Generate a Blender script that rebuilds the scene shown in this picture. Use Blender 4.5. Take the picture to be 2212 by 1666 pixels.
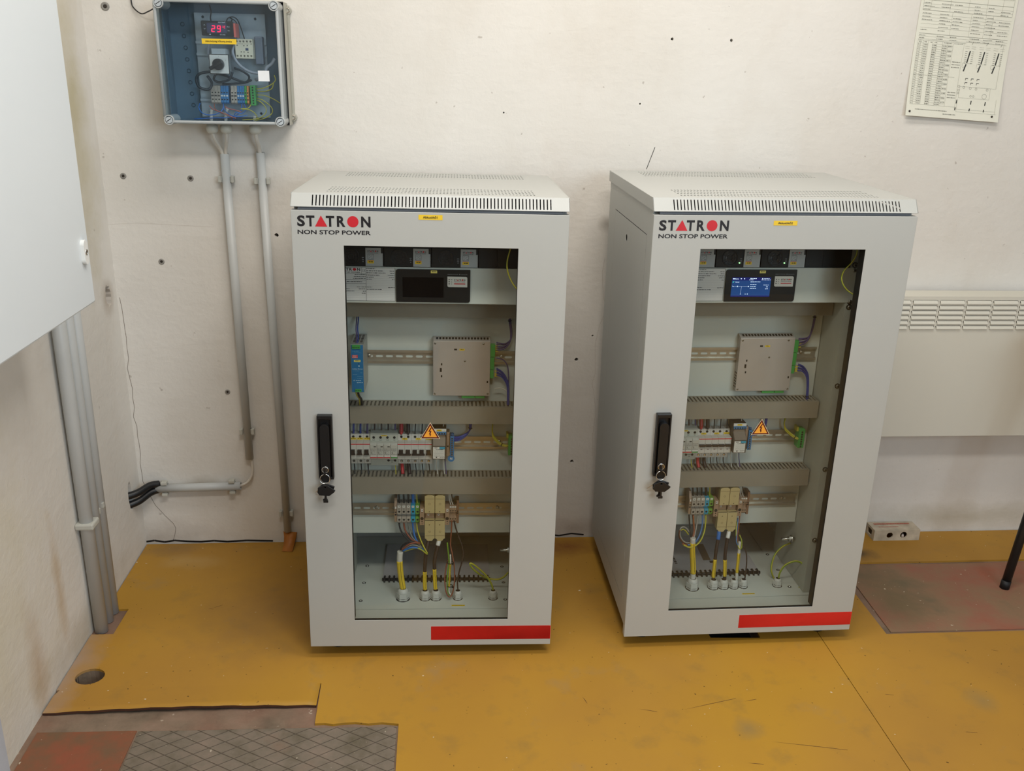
import bpy, bmesh, math, random
from mathutils import Matrix, Vector
from mathutils.geometry import tessellate_polygon
random.seed(7)
for o in list(bpy.data.objects): bpy.data.objects.remove(o)
scene = bpy.context.scene
COL = scene.collection

# ------------------------------------------------------------ camera, world, lights, exposure
cam_data = bpy.data.cameras.new('camera'); cam = bpy.data.objects.new('camera', cam_data); COL.objects.link(cam)
cam.location = (0.33, -1.99679, 1.40727)
cam.rotation_mode = 'XYZ'; cam.rotation_euler = (1.2416893, -0.0208036, -0.0727244)
cam_data.sensor_fit = 'HORIZONTAL'; cam_data.sensor_width = 36.0; cam_data.lens = 1987.934/2212*36.0
cam_data.clip_start = 0.02; cam_data.clip_end = 50
scene.camera = cam
world = bpy.data.worlds.new('world'); scene.world = world; world.use_nodes = True
world.node_tree.nodes['Background'].inputs[0].default_value = (0.75, 0.85, 1.0, 1)
world.node_tree.nodes['Background'].inputs[1].default_value = 0.4

def area_light(name, loc, size, size_y, power, color, aim, spread=180):
    d = bpy.data.lights.new(name, 'AREA'); d.shape = 'RECTANGLE'; d.size = size; d.size_y = size_y
    d.energy = power; d.color = color; d.spread = math.radians(spread)
    o = bpy.data.objects.new(name, d); COL.objects.link(o); o.location = loc
    o.rotation_euler = (Vector(aim) - Vector(loc)).to_track_quat('-Z', 'Y').to_euler()
    return o
area_light('ceiling_lamp_light', (0.75, -0.35, 2.72), 1.3, 0.35, 23, (1.0, 0.96, 0.91), (0.75, -0.33, 0))
area_light('ceiling_lamp_light_middle', (0.65, -1.55, 2.72), 1.3, 0.35, 34, (1.0, 0.96, 0.91), (0.65, -1.5, 0))
area_light('window_daylight', (1.9, -3.35, 1.75), 1.8, 1.3, 62, (0.72, 0.87, 1.0), (-0.4, 0.3, 1.0))
scene.view_settings.view_transform = 'Standard'
scene.view_settings.look = 'None'
scene.view_settings.exposure = 0.0
scene.view_settings.gamma = 1.0
scene.view_settings.use_curve_mapping = False

# ------------------------------------------------------------ materials
def lin(c):
    if isinstance(c, str):
        c = [int(c[i:i+2], 16)/255 for i in (0, 2, 4)]
    return tuple(x/12.92 if x <= 0.04045 else ((x+0.055)/1.055)**2.4 for x in c)
_M = {}
def mat(name, hexc, rough=0.5, metal=0.0, var=0.05, vscale=18.0, bump=0.0, bscale=120.0, spec=0.5, emit=0.0, emitc=None):
    if name in _M: return _M[name]
    m = bpy.data.materials.new(name); m.use_nodes = True; nt = m.node_tree; b = nt.nodes['Principled BSDF']
    c = lin(hexc)
    tc = nt.nodes.new('ShaderNodeTexCoord'); nz = nt.nodes.new('ShaderNodeTexNoise')
    nz.inputs['Scale'].default_value = vscale; nz.inputs['Detail'].default_value = 4
    nt.links.new(tc.outputs['Object'], nz.inputs['Vector'])
    rp = nt.nodes.new('ShaderNodeValToRGB')
    rp.color_ramp.elements[0].position = 0.3; rp.color_ramp.elements[1].position = 0.7
    rp.color_ramp.elements[0].color = (*[x*(1-var) for x in c], 1); rp.color_ramp.elements[1].color = (*[min(1, x*(1+var)) for x in c], 1)
    nt.links.new(nz.outputs['Fac'], rp.inputs['Fac']); nt.links.new(rp.outputs['Color'], b.inputs['Base Color'])
    b.inputs['Roughness'].default_value = rough; b.inputs['Metallic'].default_value = metal
    b.inputs['Specular IOR Level'].default_value = spec
    if bump:
        n2 = nt.nodes.new('ShaderNodeTexNoise'); n2.inputs['Scale'].default_value = bscale; n2.inputs['Detail'].default_value = 3
        nt.links.new(tc.outputs['Object'], n2.inputs['Vector'])
        bp = nt.nodes.new('ShaderNodeBump'); bp.inputs['Strength'].default_value = bump; bp.inputs['Distance'].default_value = 0.002
        nt.links.new(n2.outputs['Fac'], bp.inputs['Height']); nt.links.new(bp.outputs['Normal'], b.inputs['Normal'])
    if emit:
        b.inputs['Emission Color'].default_value = (*lin(emitc or hexc), 1); b.inputs['Emission Strength'].default_value = emit
    _M[name] = m; return m

def glass(name, tint, ior=1.5, rough=0.0):
    """clear pane: transparent with a Schlick reflection that is the same on both faces of the sheet"""
    m = bpy.data.materials.new(name); m.use_nodes = True; nt = m.node_tree; nt.nodes.clear()
    out = nt.nodes.new('ShaderNodeOutputMaterial'); mx = nt.nodes.new('ShaderNodeMixShader')
    tr = nt.nodes.new('ShaderNodeBsdfTransparent'); gl = nt.nodes.new('ShaderNodeBsdfGlossy'); ge = nt.nodes.new('ShaderNodeNewGeometry')
    tr.inputs[0].default_value = (*tint, 1); gl.inputs['Roughness'].default_value = rough
    dt = nt.nodes.new('ShaderNodeVectorMath'); dt.operation = 'DOT_PRODUCT'
    nt.links.new(ge.outputs['Normal'], dt.inputs[0]); nt.links.new(ge.outputs['Incoming'], dt.inputs[1])
    def mt(op, a, b):
        n = nt.nodes.new('ShaderNodeMath'); n.operation = op
        for k, v in enumerate((a, b)):
            if v is None: continue
            if isinstance(v, (int, float)): n.inputs[k].default_value = v
            else: nt.links.new(v, n.inputs[k])
        return n.outputs[0]
    f0 = ((ior-1)/(ior+1))**2
    fac = mt('ADD', f0, mt('MULTIPLY', 1-f0, mt('POWER', mt('SUBTRACT', 1.0, mt('ABSOLUTE', dt.outputs['Value'], None)), 5.0)))
    nt.links.new(fac, mx.inputs[0]); nt.links.new(tr.outputs[0], mx.inputs[1]); nt.links.new(gl.outputs[0], mx.inputs[2])
    nt.links.new(mx.outputs[0], out.inputs[0]); _M[name] = m; return m

class NB:
    """small node-graph helper for the room surfaces (object coordinates)"""
    def __init__(s, name, rough=0.6):
        s.m = bpy.data.materials.new(name); s.m.use_nodes = True; s.nt = s.m.node_tree; s.b = s.nt.nodes['Principled BSDF']
        s.b.inputs['Roughness'].default_value = rough
        s.tc = s.nt.nodes.new('ShaderNodeTexCoord').outputs['Object']
    def N(s, t, **k):
        n = s.nt.nodes.new(t)
        for a, v in k.items(): setattr(n, a, v)
        return n
    def noise(s, scale, detail=5, rough=0.55, stretch=None, dist=0.0):
        v = s.tc
        if stretch:
            mp = s.N('ShaderNodeMapping'); mp.inputs['Scale'].default_value = stretch; s.nt.links.new(v, mp.inputs['Vector']); v = mp.outputs[0]
        n = s.N('ShaderNodeTexNoise'); n.inputs['Scale'].default_value = scale; n.inputs['Detail'].default_value = detail
        n.inputs['Roughness'].default_value = rough; n.inputs['Distortion'].default_value = dist
        s.nt.links.new(v, n.inputs['Vector']); return n.outputs['Fac']
    def ramp(s, fac, stops):
        r = s.N('ShaderNodeValToRGB'); e = r.color_ramp.elements
        while len(e) < len(stops): e.new(0.5)
        for i, (p, c) in enumerate(stops):
            e[i].position = p; e[i].color = (*lin(c), 1) if isinstance(c, str) else (c, c, c, 1)
        s.nt.links.new(fac, r.inputs[0]); return r.outputs[0]
    def mix(s, fac, a, b, mode='MIX'):
        n = s.N('ShaderNodeMix', data_type='RGBA', blend_type=mode)
        for sock, v in ((n.inputs[0], fac), (n.inputs[6], a), (n.inputs[7], b)):
            if isinstance(v, str): sock.default_value = (*lin(v), 1)
            elif isinstance(v, (int, float)): sock.default_value = v
            else: s.nt.links.new(v, sock)
        return n.outputs[2]
    def math(s, op, a, b=0.0, c=0.0):
        n = s.N('ShaderNodeMath', operation=op)
        for i, v in enumerate((a, b, c)):
            if isinstance(v, (int, float)): n.inputs[i].default_value = v
            else: s.nt.links.new(v, n.inputs[i])
        return n.outputs[0]
    def blob(s, c, r, scale=9.0):
        """irregular spot: 1 inside, 0 outside; a stain with a shape of its own"""
        mp = s.N('ShaderNodeVectorMath', operation='SUBTRACT'); s.nt.links.new(s.tc, mp.inputs[0]); mp.inputs[1].default_value = c
        dv = s.N('ShaderNodeVectorMath', operation='DIVIDE'); s.nt.links.new(mp.outputs[0], dv.inputs[0]); dv.inputs[1].default_value = r
        ln = s.N('ShaderNodeVectorMath', operation='LENGTH'); s.nt.links.new(dv.outputs[0], ln.inputs[0])
        a = s.math('SUBTRACT', 1.0, ln.outputs['Value']); nz = s.math('MULTIPLY', s.math('SUBTRACT', s.noise(scale), 0.5), 1.3)
        n = s.N('ShaderNodeMath', operation='ADD', use_clamp=True); s.nt.links.new(a, n.inputs[0]); s.nt.links.new(nz, n.inputs[1])
        return n.outputs[0]
    def bump(s, h, strength=0.3, dist=0.003):
        n = s.N('ShaderNodeBump'); n.inputs['Strength'].default_value = strength; n.inputs['Distance'].default_value = dist
        s.nt.links.new(h, n.inputs['Height']); s.nt.links.new(n.outputs[0], s.b.inputs['Normal'])
    def done(s, col):
        s.nt.links.new(col, s.b.inputs['Base Color']); return s.m

def wall_material(name, stains):
    s = NB(name, 0.75)
    base = s.ramp(s.noise(1.6), [(0.35, 'D8D3CA'), (0.7, 'E1DDD6')])
    base = s.mix(s.math('MULTIPLY', s.ramp(s.noise(7, 6, 0.6, (1, 1, 0.5)), [(0.52, 0.0), (0.75, 1.0)]), 0.20), base, 'C2B6A5')
    base = s.mix(s.ramp(s.noise(46, 3, 0.5), [(0.735, 0.0), (0.77, 0.55)]), base, '9C9186')
    for c, r, col, k in stains:
        base = s.mix(s.math('MULTIPLY', s.blob(c, r), k), base, col)
    s.bump(s.math('ADD', s.noise(60, 4), s.math('MULTIPLY', s.noise(9, 3, 0.5, (1, 1, 3)), 1.2)), 0.35, 0.003)
    return s.done(base)
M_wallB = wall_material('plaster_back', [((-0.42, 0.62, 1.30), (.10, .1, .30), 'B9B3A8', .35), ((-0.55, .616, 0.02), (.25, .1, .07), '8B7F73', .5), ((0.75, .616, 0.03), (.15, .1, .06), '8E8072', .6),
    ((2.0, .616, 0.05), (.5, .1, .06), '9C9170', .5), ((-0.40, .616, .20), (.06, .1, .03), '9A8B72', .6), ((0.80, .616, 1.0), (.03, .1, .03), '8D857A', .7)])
M_wallL = wall_material('plaster_left', [((-.585, -.16, .10), (.1, .06, .22), 'A67F55', .55), ((-.585, -.30, .30), (.1, .3, .5), 'C9BE96', .45), ((-.585, .12, .02), (.1, .35, .10), '8F8468', .5),
    ((-.585, .47, 1.25), (.1, .12, .50), 'BDB28B', .75), ((-.585, .0, .22), (.1, .03, .20), 'B79A70', .55), ((-.585, .545, .80), (.1, .06, .06), 'A08F7C', .8)])
M_wallX = mat('plaster_plain', 'D5CDC0', 0.8, var=.03, bump=.2, bscale=60)
M_rear = mat('rear_panelling', '5A4A3A', 0.7, var=.2, vscale=3)

def sheet_material():
    s = NB('ochre_floor_sheet', 0.52); s.b.inputs['Specular IOR Level'].default_value = 0.3
    c = s.ramp(s.noise(1.3, 4), [(0.32, '9F7531'), (0.5, 'AA7E30'), (0.7, 'B2862C')])
    c = s.mix(s.math('MULTIPLY', s.ramp(s.noise(11, 6, 0.62), [(0.55, 0.0), (0.72, 1.0)]), .38), c, '82683A')
    c = s.mix(s.math('MULTIPLY', s.ramp(s.noise(4.5, 6, 0.65), [(0.60, 0.0), (0.72, 1.0)]), .35), c, '8C7A5E')
    c = s.mix(s.ramp(s.noise(95, 2, 0.4), [(0.745, 0.0), (0.76, .8)]), c, '3A2713')
    c = s.mix(s.ramp(s.noise(70, 2, 0.4, (1, 1.3, 1)), [(0.765, 0.0), (0.775, .8)]), c, 'D9CDB4')
    for cc, r, col, k in [((-.585, -.02, 0), (.07, .30, .1), 'A08B7C', .8), ((-.50, .58, 0), (.14, .06, .1), '8A6B40', .8), ((-.42, .50, 0), (.12, .05, .1), 'B5965F', .5),
            ((1.62, .47, 0), (.075, .05, .1), '4A3D2E', 1.0), ((.72, .55, 0), (.12, .07, .1), '6E3A1C', .8), ((1.02, -.31, 0), (.04, .04, .1), '86724A', .7), ((1.62, -.24, 0), (.05, .05, .1), '86724A', .6),
            ((2.2, -.4, 0), (.4, .4, .1), 'C98F1C', .5), ((-.15, .2, 0), (.25, .25, .1), '80603A', .5)]:
        c = s.mix(s.math('MULTIPLY', s.blob(cc, r, 14), k), c, col)
    s.bump(s.noise(28, 3), 0.12, 0.002)
    return s.done(c)
M_sheet = sheet_material()
def slab_material():
    s = NB('old_slab', 0.8)
    c = s.ramp(s.noise(9, 8, .65), [(0.3, '5F5242'), (0.5, '7C6A58'), (0.7, '8D7866')])
    c = s.mix(s.math('MULTIPLY', s.ramp(s.noise(3.2, 5), [(0.45, 0.0), (0.65, 1.0)]), .6), c, '865A48')
    c = s.mix(s.ramp(s.noise(60, 3, .5), [(0.70, 0.0), (0.74, .7)]), c, 'B7A895')
    s.bump(s.noise(40, 6), .6, .004); return s.done(c)
M_slab = slab_material()
def red_material(name, pale):
    s = NB(name, 0.72)
    if pale: c = s.ramp(s.noise(4.5, 7, .6), [(0.32, '6E6048'), (0.47, '86694F'), (0.60, '8E5F4A'), (0.75, '94523A')])
    else: c = s.ramp(s.noise(6.5, 7, .6), [(0.34, '66533B'), (0.48, '7E4E34'), (0.70, '96452E')])
    if pale: c = s.mix(s.math('MULTIPLY', s.blob((1.62, .2, 0), (.09, .22, .1), 8), .8), c, '6B5C40')
    c = s.mix(s.ramp(s.noise(80, 3, .5), [(0.71, 0.0), (0.74, .8)]), c, 'C7B9A2')
    s.bump(s.noise(50, 5), .35, .003); return s.done(c)
M_redtile = red_material('red_floor_plate', False); M_plate = red_material('rusty_floor_plate', True)
def checker_material():
    s = NB('diamond_steel', 0.62)
    sx = s.N('ShaderNodeSeparateXYZ'); s.nt.links.new(s.tc, sx.inputs[0]); X, Y = sx.outputs[0], sx.outputs[1]
    nz = s.math('MULTIPLY', s.math('SUBTRACT', s.noise(14), .5), .006)
    u = s.math('ADD', s.math('ADD', s.math('MULTIPLY', X, 1/.060), s.math('MULTIPLY', Y, 1/.036)), s.math('MULTIPLY', nz, 10))
    v = s.math('ADD', s.math('SUBTRACT', s.math('MULTIPLY', X, 1/.060), s.math('MULTIPLY', Y, 1/.036)), s.math('MULTIPLY', nz, 10))
    def line(t): return s.math('ABSOLUTE', s.math('SUBTRACT', s.math('FRACT', t), .5))
    e = s.math('MAXIMUM', line(u), line(v))
    ln = s.ramp(e, [(0.455, 0.0), (0.487, 1.0)])
    c = s.ramp(s.noise(12, 7, .65), [(0.3, '5B5240'), (0.5, '73685A'), (0.72, '857466')])
    c = s.mix(s.math('MULTIPLY', s.ramp(s.noise(5, 5), [(0.55, 0.0), (0.7, 1.0)]), .5), c, '8A654E')
    c = s.mix(s.math('MULTIPLY', ln, .75), c, '382C1F')
    c = s.mix(s.ramp(s.noise(75, 3, .5), [(0.705, 0.0), (0.74, .8)]), c, 'B6AA98')
    s.bump(s.math('SUBTRACT', s.math('MULTIPLY', s.noise(50, 5), .4), s.math('MULTIPLY', ln, -1.0)), .5, .002)
    return s.done(c)
M_checker = checker_material()

M_grey = mat('light_grey_enamel', 'B2B3AE', 0.42, var=.015, vscale=3, bump=.04, bscale=900)
M_greyin = mat('light_grey_interior', 'C6C8C0', 0.5, var=.02, vscale=4)
M_bluewhite = mat('blue_white_enamel', 'D7DEE2', 0.45, var=.015, vscale=2, bump=.04, bscale=700)
M_darkgap = mat('dark_gap', '1A1612', 0.8)
M_black = mat('black_plastic', '141415', 0.38, var=.1)
M_mblack = mat('matt_black', '0E0E10', 0.6)
M_ink = mat('black_ink', '120F14', 0.5)
M_red = mat('red_print', 'C4202C', 0.45, var=.03)
M_redstripe = mat('red_vinyl', 'F0302A', 0.4, var=.03)
M_yellow = mat('yellow_label', 'E8C32E', 0.5, var=.03)
M_duct = mat('grey_duct_plastic', '8F8779', 0.55, var=.03)
M_zinc = mat('zinc_steel', 'B7AFA2', 0.36, 0.75, var=.08, vscale=25)
M_zincdull = mat('galvanised_sheet', 'A9B4BB', 0.5, 0.35, var=.16, vscale=22)
M_alu = mat('brushed_sheet_metal', 'BDB3AC', 0.42, 0.35, var=.04)
M_chrome = mat('chrome', 'D8D8D6', 0.18, 1.0, var=.02)
M_green = mat('green_connector', '3E9A4A', 0.45)
M_blue = mat('blue_plastic', '2E74A8', 0.45)
M_dblue = mat('dark_blue_insulation', '23388C', 0.42)
M_cblue = mat('mid_blue_insulation', '2E6CB8', 0.42)
M_violet = mat('violet_insulation', '4B3F73', 0.45)
M_brown = mat('brown_insulation', '8A4A33', 0.45)
M_dbrown = mat('dark_cable', '33241F', 0.5)
M_blk = mat('black_insulation', '17181A', 0.4)
M_gry = mat('grey_insulation', '7F8078', 0.45)
M_gyy = mat('yellow_insulation', 'BDB13A', 0.45)
M_gyg = mat('green_insulation', '6B9A2E', 0.45)
M_white = mat('white_plastic', 'DAD7D0', 0.45, var=.02)
M_wcable = mat('white_cable', 'CFC9BE', 0.5, var=.02)
M_breaker = mat('breaker_grey', 'C9C4BC', 0.5, var=.02)
M_toggle = mat('brown_toggle', '33261F', 0.45)
M_beige = mat('beige_cover', 'BDAA7B', 0.5, var=.02)
M_tgrey = mat('terminal_grey', 'A69C90', 0.5)
M_tbrown = mat('terminal_brown', '9C8068', 0.5)
M_teal = mat('terminal_blue', '2F97B5', 0.45)
M_gland = mat('gland_grey', 'C4C2BB', 0.42, var=.02)
M_paper = mat('paper', 'DEDCDA', 0.7, var=.02)
M_pipe = mat('conduit_grey', 'BFC1BF', 0.45, var=.02)
M_redins = mat('red_insulation', 'B02A30', 0.45)
M_orange = mat('orange_print', 'F0A63A', 0.45)
M_dred = mat('dark_red_print', '5A1610', 0.5)
M_psub = mat('psu_blue', '1F6FA3', 0.45)
M_glass = glass('door_glass', (.94, .955, .94), 1.42)
M_lidglass = glass('clear_lid', (.88, .93, .96), 1.4, .02)
def frosted(name, hexc, fac):
    m = mat(name, hexc, .22, var=.04); nt = m.node_tree; b = nt.nodes['Principled BSDF']; out = [n for n in nt.nodes if n.type == 'OUTPUT_MATERIAL'][0]
    mx = nt.nodes.new('ShaderNodeMixShader'); tr = nt.nodes.new('ShaderNodeBsdfTransparent'); tr.inputs[0].default_value = (.9, .94, .95, 1); mx.inputs[0].default_value = fac
    nt.links.new(tr.outputs[0], mx.inputs[1]); nt.links.new(b.outputs[0], mx.inputs[2]); nt.links.new(mx.outputs[0], out.inputs[0]); return m
M_lidedge = frosted('clear_lid_edge', 'B9BDBD', .45)
M_rim = frosted('rim_plastic', 'C9CCCB', .72)
M_screen_off = mat('dark_display', '07080C', 0.12)
M_screen = mat('lit_display', '1F3F78', 0.2, emit=0.55, emitc='24508F')
M_screen2 = mat('display_header', '1A2060', 0.2, emit=0.5, emitc='232B7A')
M_glow = mat('display_text', 'E0F0FF', 0.3, emit=1.1, emitc='CFE4FF')
M_led = mat('green_led', 'B0FFB0', 0.3, emit=2.2, emitc='9CFF9C')
M_digit = mat('red_digits', 'FF2050', 0.3, emit=1.6, emitc='FF1848')

# ------------------------------------------------------------ mesh builder
_FONT = {}
def font_mesh(s, bold):
    k = (s, bold)
    if k not in _FONT:
        cu = bpy.data.curves.new('tmp', 'FONT'); cu.body = s; cu.size = 1.0; cu.offset = bold; cu.resolution_u = 3
        ob = bpy.data.objects.new('tmp', cu); COL.objects.link(ob)
        bpy.context.view_layer.update()
        me = bpy.data.meshes.new_from_object(ob.evaluated_get(bpy.context.evaluated_depsgraph_get()))
        vs = [v.co[:2] for v in me.vertices]; fs = [tuple(p.vertices) for p in me.polygons]
        bpy.data.objects.remove(ob); bpy.data.curves.remove(cu); bpy.data.meshes.remove(me)
        _FONT[k] = (vs, fs)
    return _FONT[k]

def catmull(pts, sub=6):
    P = [Vector(p) for p in pts]
    if len(P) < 3: return P
    Q = [P[0]*2-P[1]] + P + [P[-1]*2-P[-2]]; out = []
    for i in range(1, len(Q)-2):
        a, b, c, d = Q[i-1], Q[i], Q[i+1], Q[i+2]
        for k in range(sub):
            t = k/sub
            out.append(0.5*((2*b)+(c-a)*t+(2*a-5*b+4*c-d)*t*t+(3*b-a-3*c+d)*t**3))
    out.append(P[-1]); return out

class MB:
    def __init__(s): s.v = []; s.f = []; s.m = []; s.s = []
    def add(s, vs, fs, mi=0, smooth=False):
        o = len(s.v); s.v += [Vector(v) for v in vs]
        for f in fs: s.f.append([o+i for i in f]); s.m.append(mi); s.s.append(smooth)
        return s
    def box(s, x0, x1, y0, y1, z0, z1, mi=0):
        s.add([(x0,y0,z0),(x1,y0,z0),(x1,y1,z0),(x0,y1,z0),(x0,y0,z1),(x1,y0,z1),(x1,y1,z1),(x0,y1,z1)],
              [(0,3,2,1),(4,5,6,7),(0,1,5,4),(1,2,6,5),(2,3,7,6),(3,0,4,7)], mi); return s
    def prism(s, poly, a0, a1, axis='x', mi=0, smooth=False, holes=()):
        """poly in the two other axes, extruded along axis from a0 to a1"""
        def P(p, a):
            return (a, p[0], p[1]) if axis == 'x' else ((p[0], a, p[1]) if axis == 'y' else (p[0], p[1], a))
        loops = [list(poly)] + [list(h) for h in holes]
        flat = [p for l in loops for p in l]; n = len(flat)
        tri = tessellate_polygon([[Vector((p[0], p[1], 0)) for p in l] for l in loops])
        s.add([P(p, a0) for p in flat] + [P(p, a1) for p in flat], [tuple(t) for t in tri] + [tuple(i+n for i in reversed(t)) for t in tri], mi)
        st = 0
        for l in loops:
            k = len(l); vs = [P(p, a0) for p in l] + [P(p, a1) for p in l]
            s.add(vs, [(i, (i+1) % k, k+(i+1) % k, k+i) for i in range(k)], mi, smooth); st += k
        return s
    def cyl(s, p0, p1, r, n=16, mi=0, r1=None, caps=True, rot=0.0):
        p0, p1 = Vector(p0), Vector(p1); r1 = r if r1 is None else r1; d = (p1-p0).normalized()
        a = d.orthogonal().normalized(); b = d.cross(a)
        R0 = [p0+(a*math.cos(rot+2*math.pi*i/n)+b*math.sin(rot+2*math.pi*i/n))*r for i in range(n)]
        R1 = [p1+(a*math.cos(rot+2*math.pi*i/n)+b*math.sin(rot+2*math.pi*i/n))*r1 for i in range(n)]
        s.add(R0+R1, [(i, (i+1) % n, n+(i+1) % n, n+i) for i in range(n)], mi, n > 7)
        if caps: s.add(R0, [tuple(reversed(range(n)))], mi); s.add(R1, [tuple(range(n))], mi)
        return s
    def tube(s, pts, r, n=8, mi=0, sub=6, mi2=None, t0=0.0, t1=1.0, caps=True):
        C = catmull(pts, sub) if sub > 1 else [Vector(p) for p in pts]
        a, b = int(t0*(len(C)-1)), max(int(t0*(len(C)-1))+1, int(round(t1*(len(C)-1))))
        C = C[a:b+1]; rings = []; prev = None
        for i, p in enumerate(C):
            d = (C[min(i+1, len(C)-1)]-C[max(i-1, 0)])
            d = d.normalized() if d.length > 1e-9 else Vector((0, 0, 1))
            if prev is None: u = d.orthogonal().normalized()
            else:
                u = prev-d*prev.dot(d); u = u.normalized() if u.length > 1e-6 else d.orthogonal().normalized()
            prev = u; w = d.cross(u)
            rings.append([p+(u*math.cos(2*math.pi*k/n)+w*math.sin(2*math.pi*k/n))*r for k in range(n)])
        o = len(s.v); s.v += [q for R in rings for q in R]
        for i in range(len(rings)-1):
            for k in range(n):
                s.f.append([o+i*n+k, o+i*n+(k+1) % n, o+(i+1)*n+(k+1) % n, o+(i+1)*n+k]); s.s.append(True)
                s.m.append(mi2 if (mi2 is not None and k % 4 == 0) else mi)
        if caps:
            s.f.append([o+k for k in reversed(range(n))]); s.m.append(mi); s.s.append(False)
            s.f.append([o+(len(rings)-1)*n+k for k in range(n)]); s.m.append(mi); s.s.append(False)
        return s
    def torus(s, c, normal, R, r, n=20, k=8, mi=0):
        c = Vector(c); d = Vector(normal).normalized(); a = d.orthogonal().normalized(); b = d.cross(a)
        pts = [c+(a*math.cos(2*math.pi*i/n)+b*math.sin(2*math.pi*i/n))*R for i in range(n)]
        o = len(s.v)
        for i, p in enumerate(pts):
            out = (p-c).normalized()
            s.v += [p+(out*math.cos(2*math.pi*j/k)+d*math.sin(2*math.pi*j/k))*r for j in range(k)]
        for i in range(n):
            for j in range(k):
                s.f.append([o+i*k+j, o+((i+1) % n)*k+j, o+((i+1) % n)*k+(j+1) % k, o+i*k+(j+1) % k]); s.m.append(mi); s.s.append(True)
        return s
    def lathe(s, c, prof, n=20, mi=0, axis=(0, 0, 1)):
        c = Vector(c); d = Vector(axis).normalized(); a = d.orthogonal().normalized(); b = d.cross(a); o = len(s.v)
        for (r, h) in prof: s.v += [c+d*h+(a*math.cos(2*math.pi*i/n)+b*math.sin(2*math.pi*i/n))*r for i in range(n)]
        for j in range(len(prof)-1):
            for i in range(n):
                s.f.append([o+j*n+i, o+j*n+(i+1) % n, o+(j+1)*n+(i+1) % n, o+(j+1)*n+i]); s.m.append(mi); s.s.append(n > 8)
        s.f.append([o+i for i in reversed(range(n))]); s.m.append(mi); s.s.append(False)
        s.f.append([o+(len(prof)-1)*n+i for i in range(n)]); s.m.append(mi); s.s.append(False)
        return s
    def disc(s, c, r, y=None, n=20, mi=0, sx=1.0):
        """flat printed disc facing -y"""
        s.add([(c[0]+r*sx*math.cos(2*math.pi*i/n), c[1], c[2]+r*math.sin(2*math.pi*i/n)) for i in range(n)], [tuple(range(n))], mi); return s
    def rect(s, x0, x1, z0, z1, y, mi=0):
        s.add([(x0,y,z0),(x1,y,z0),(x1,y,z1),(x0,y,z1)], [(0,1,2,3)], mi); return s
    def line(s, x0, z0, x1, z1, w, y, mi=0):
        d = Vector((x1-x0, z1-z0)); n = Vector((-d.y, d.x)).normalized()*w/2
        s.add([(x0-n.x,y,z0-n.y),(x1-n.x,y,z1-n.y),(x1+n.x,y,z1+n.y),(x0+n.x,y,z0+n.y)], [(0,1,2,3)], mi); return s
    def text(s, t, x0, x1, z0, z1, y, mi=0, bold=0.02, place=None):
        vs, fs = font_mesh(t, bold)
        if not vs: return s
        ax, bx = min(v[0] for v in vs), max(v[0] for v in vs); az, bz = min(v[1] for v in vs), max(v[1] for v in vs)
        q = [(x0+(v[0]-ax)/(bx-ax)*(x1-x0), z0+(v[1]-az)/max(bz-az, 1e-6)*(z1-z0)) for v in vs]
        s.add([place(a, b) if place else (a, y, b) for a, b in q], fs, mi); return s
    def scribble(s, x0, x1, z, h, y, mi=0, seed=0):
        """a line of small print, too small to read: short word-length dashes"""
        rr = random.Random(seed*131+int(z*1e5)); x = x0
        while x < x1:
            w = min(rr.uniform(.002, .006), x1-x)
            s.rect(x, x+w, z-h/2*rr.uniform(.6, 1), z+h/2*rr.uniform(.6, 1), y, mi); x += w+rr.uniform(.0006, .0014)
        return s

ORG = {}
def _obj(mb, name, mats, org, bevel):
    me = bpy.data.meshes.new(name); O = Vector(org)
    me.from_pydata([tuple(v-O) for v in mb.v], [], mb.f)
    for m in (mats if isinstance(mats, (list, tuple)) else [mats]): me.materials.append(m)
    me.polygons.foreach_set('material_index', mb.m); me.polygons.foreach_set('use_smooth', mb.s)
    bm = bmesh.new(); bm.from_mesh(me)
    bmesh.ops.remove_doubles(bm, verts=bm.verts, dist=1e-6)
    bmesh.ops.recalc_face_normals(bm, faces=bm.faces); bm.to_mesh(me); bm.free()
    me.update(); o = bpy.data.objects.new(name, me); COL.objects.link(o)
    if bevel:
        b = o.modifiers.new('bevel', 'BEVEL'); b.width = bevel; b.segments = 2; b.limit_method = 'ANGLE'; b.angle_limit = math.radians(50)
    return o
I4 = Matrix.Identity(4)
def tags(o, label, cat, group=None, kind=None):
    if label: o['label'] = label
    if cat: o['category'] = cat
    if group: o['group'] = group
    if kind: o['kind'] = kind
def thing(name, label, cat, org, frame=I4, group=None):
    o = bpy.data.objects.new(name, None); COL.objects.link(o); o.empty_display_size = .05
    o.matrix_world = frame @ Matrix.Translation(org); ORG[o.name] = Vector(org); tags(o, label, cat, group); return o
def part(name, mb, mats, parent, bevel=0, label=None, kind=None):
    org = ORG[parent.name]; o = _obj(mb, name, mats, org, bevel); o.parent = parent; ORG[o.name] = org
    if label: o['label'] = label
    if kind: o['kind'] = kind
    return o
def solo(name, mb, mats, label, cat, org, frame=I4, group=None, bevel=0):
    o = _obj(mb, name, mats, org, bevel); o.matrix_world = frame @ Matrix.Translation(org); ORG[o.name] = Vector(org); tags(o, label, cat, group); return o
def struct(name, mb, mats, bevel=0, parent=None):
    o = _obj(mb, name, mats, (0, 0, 0), bevel); ORG[o.name] = Vector((0, 0, 0))
    if parent: o.parent = parent
    else: o['kind'] = 'structure'
    return o
def circle(cx, cz, r, n=16, rx=None): return [(cx+(rx or r)*math.cos(2*math.pi*i/n), cz+r*math.sin(2*math.pi*i/n)) for i in range(n)]
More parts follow.
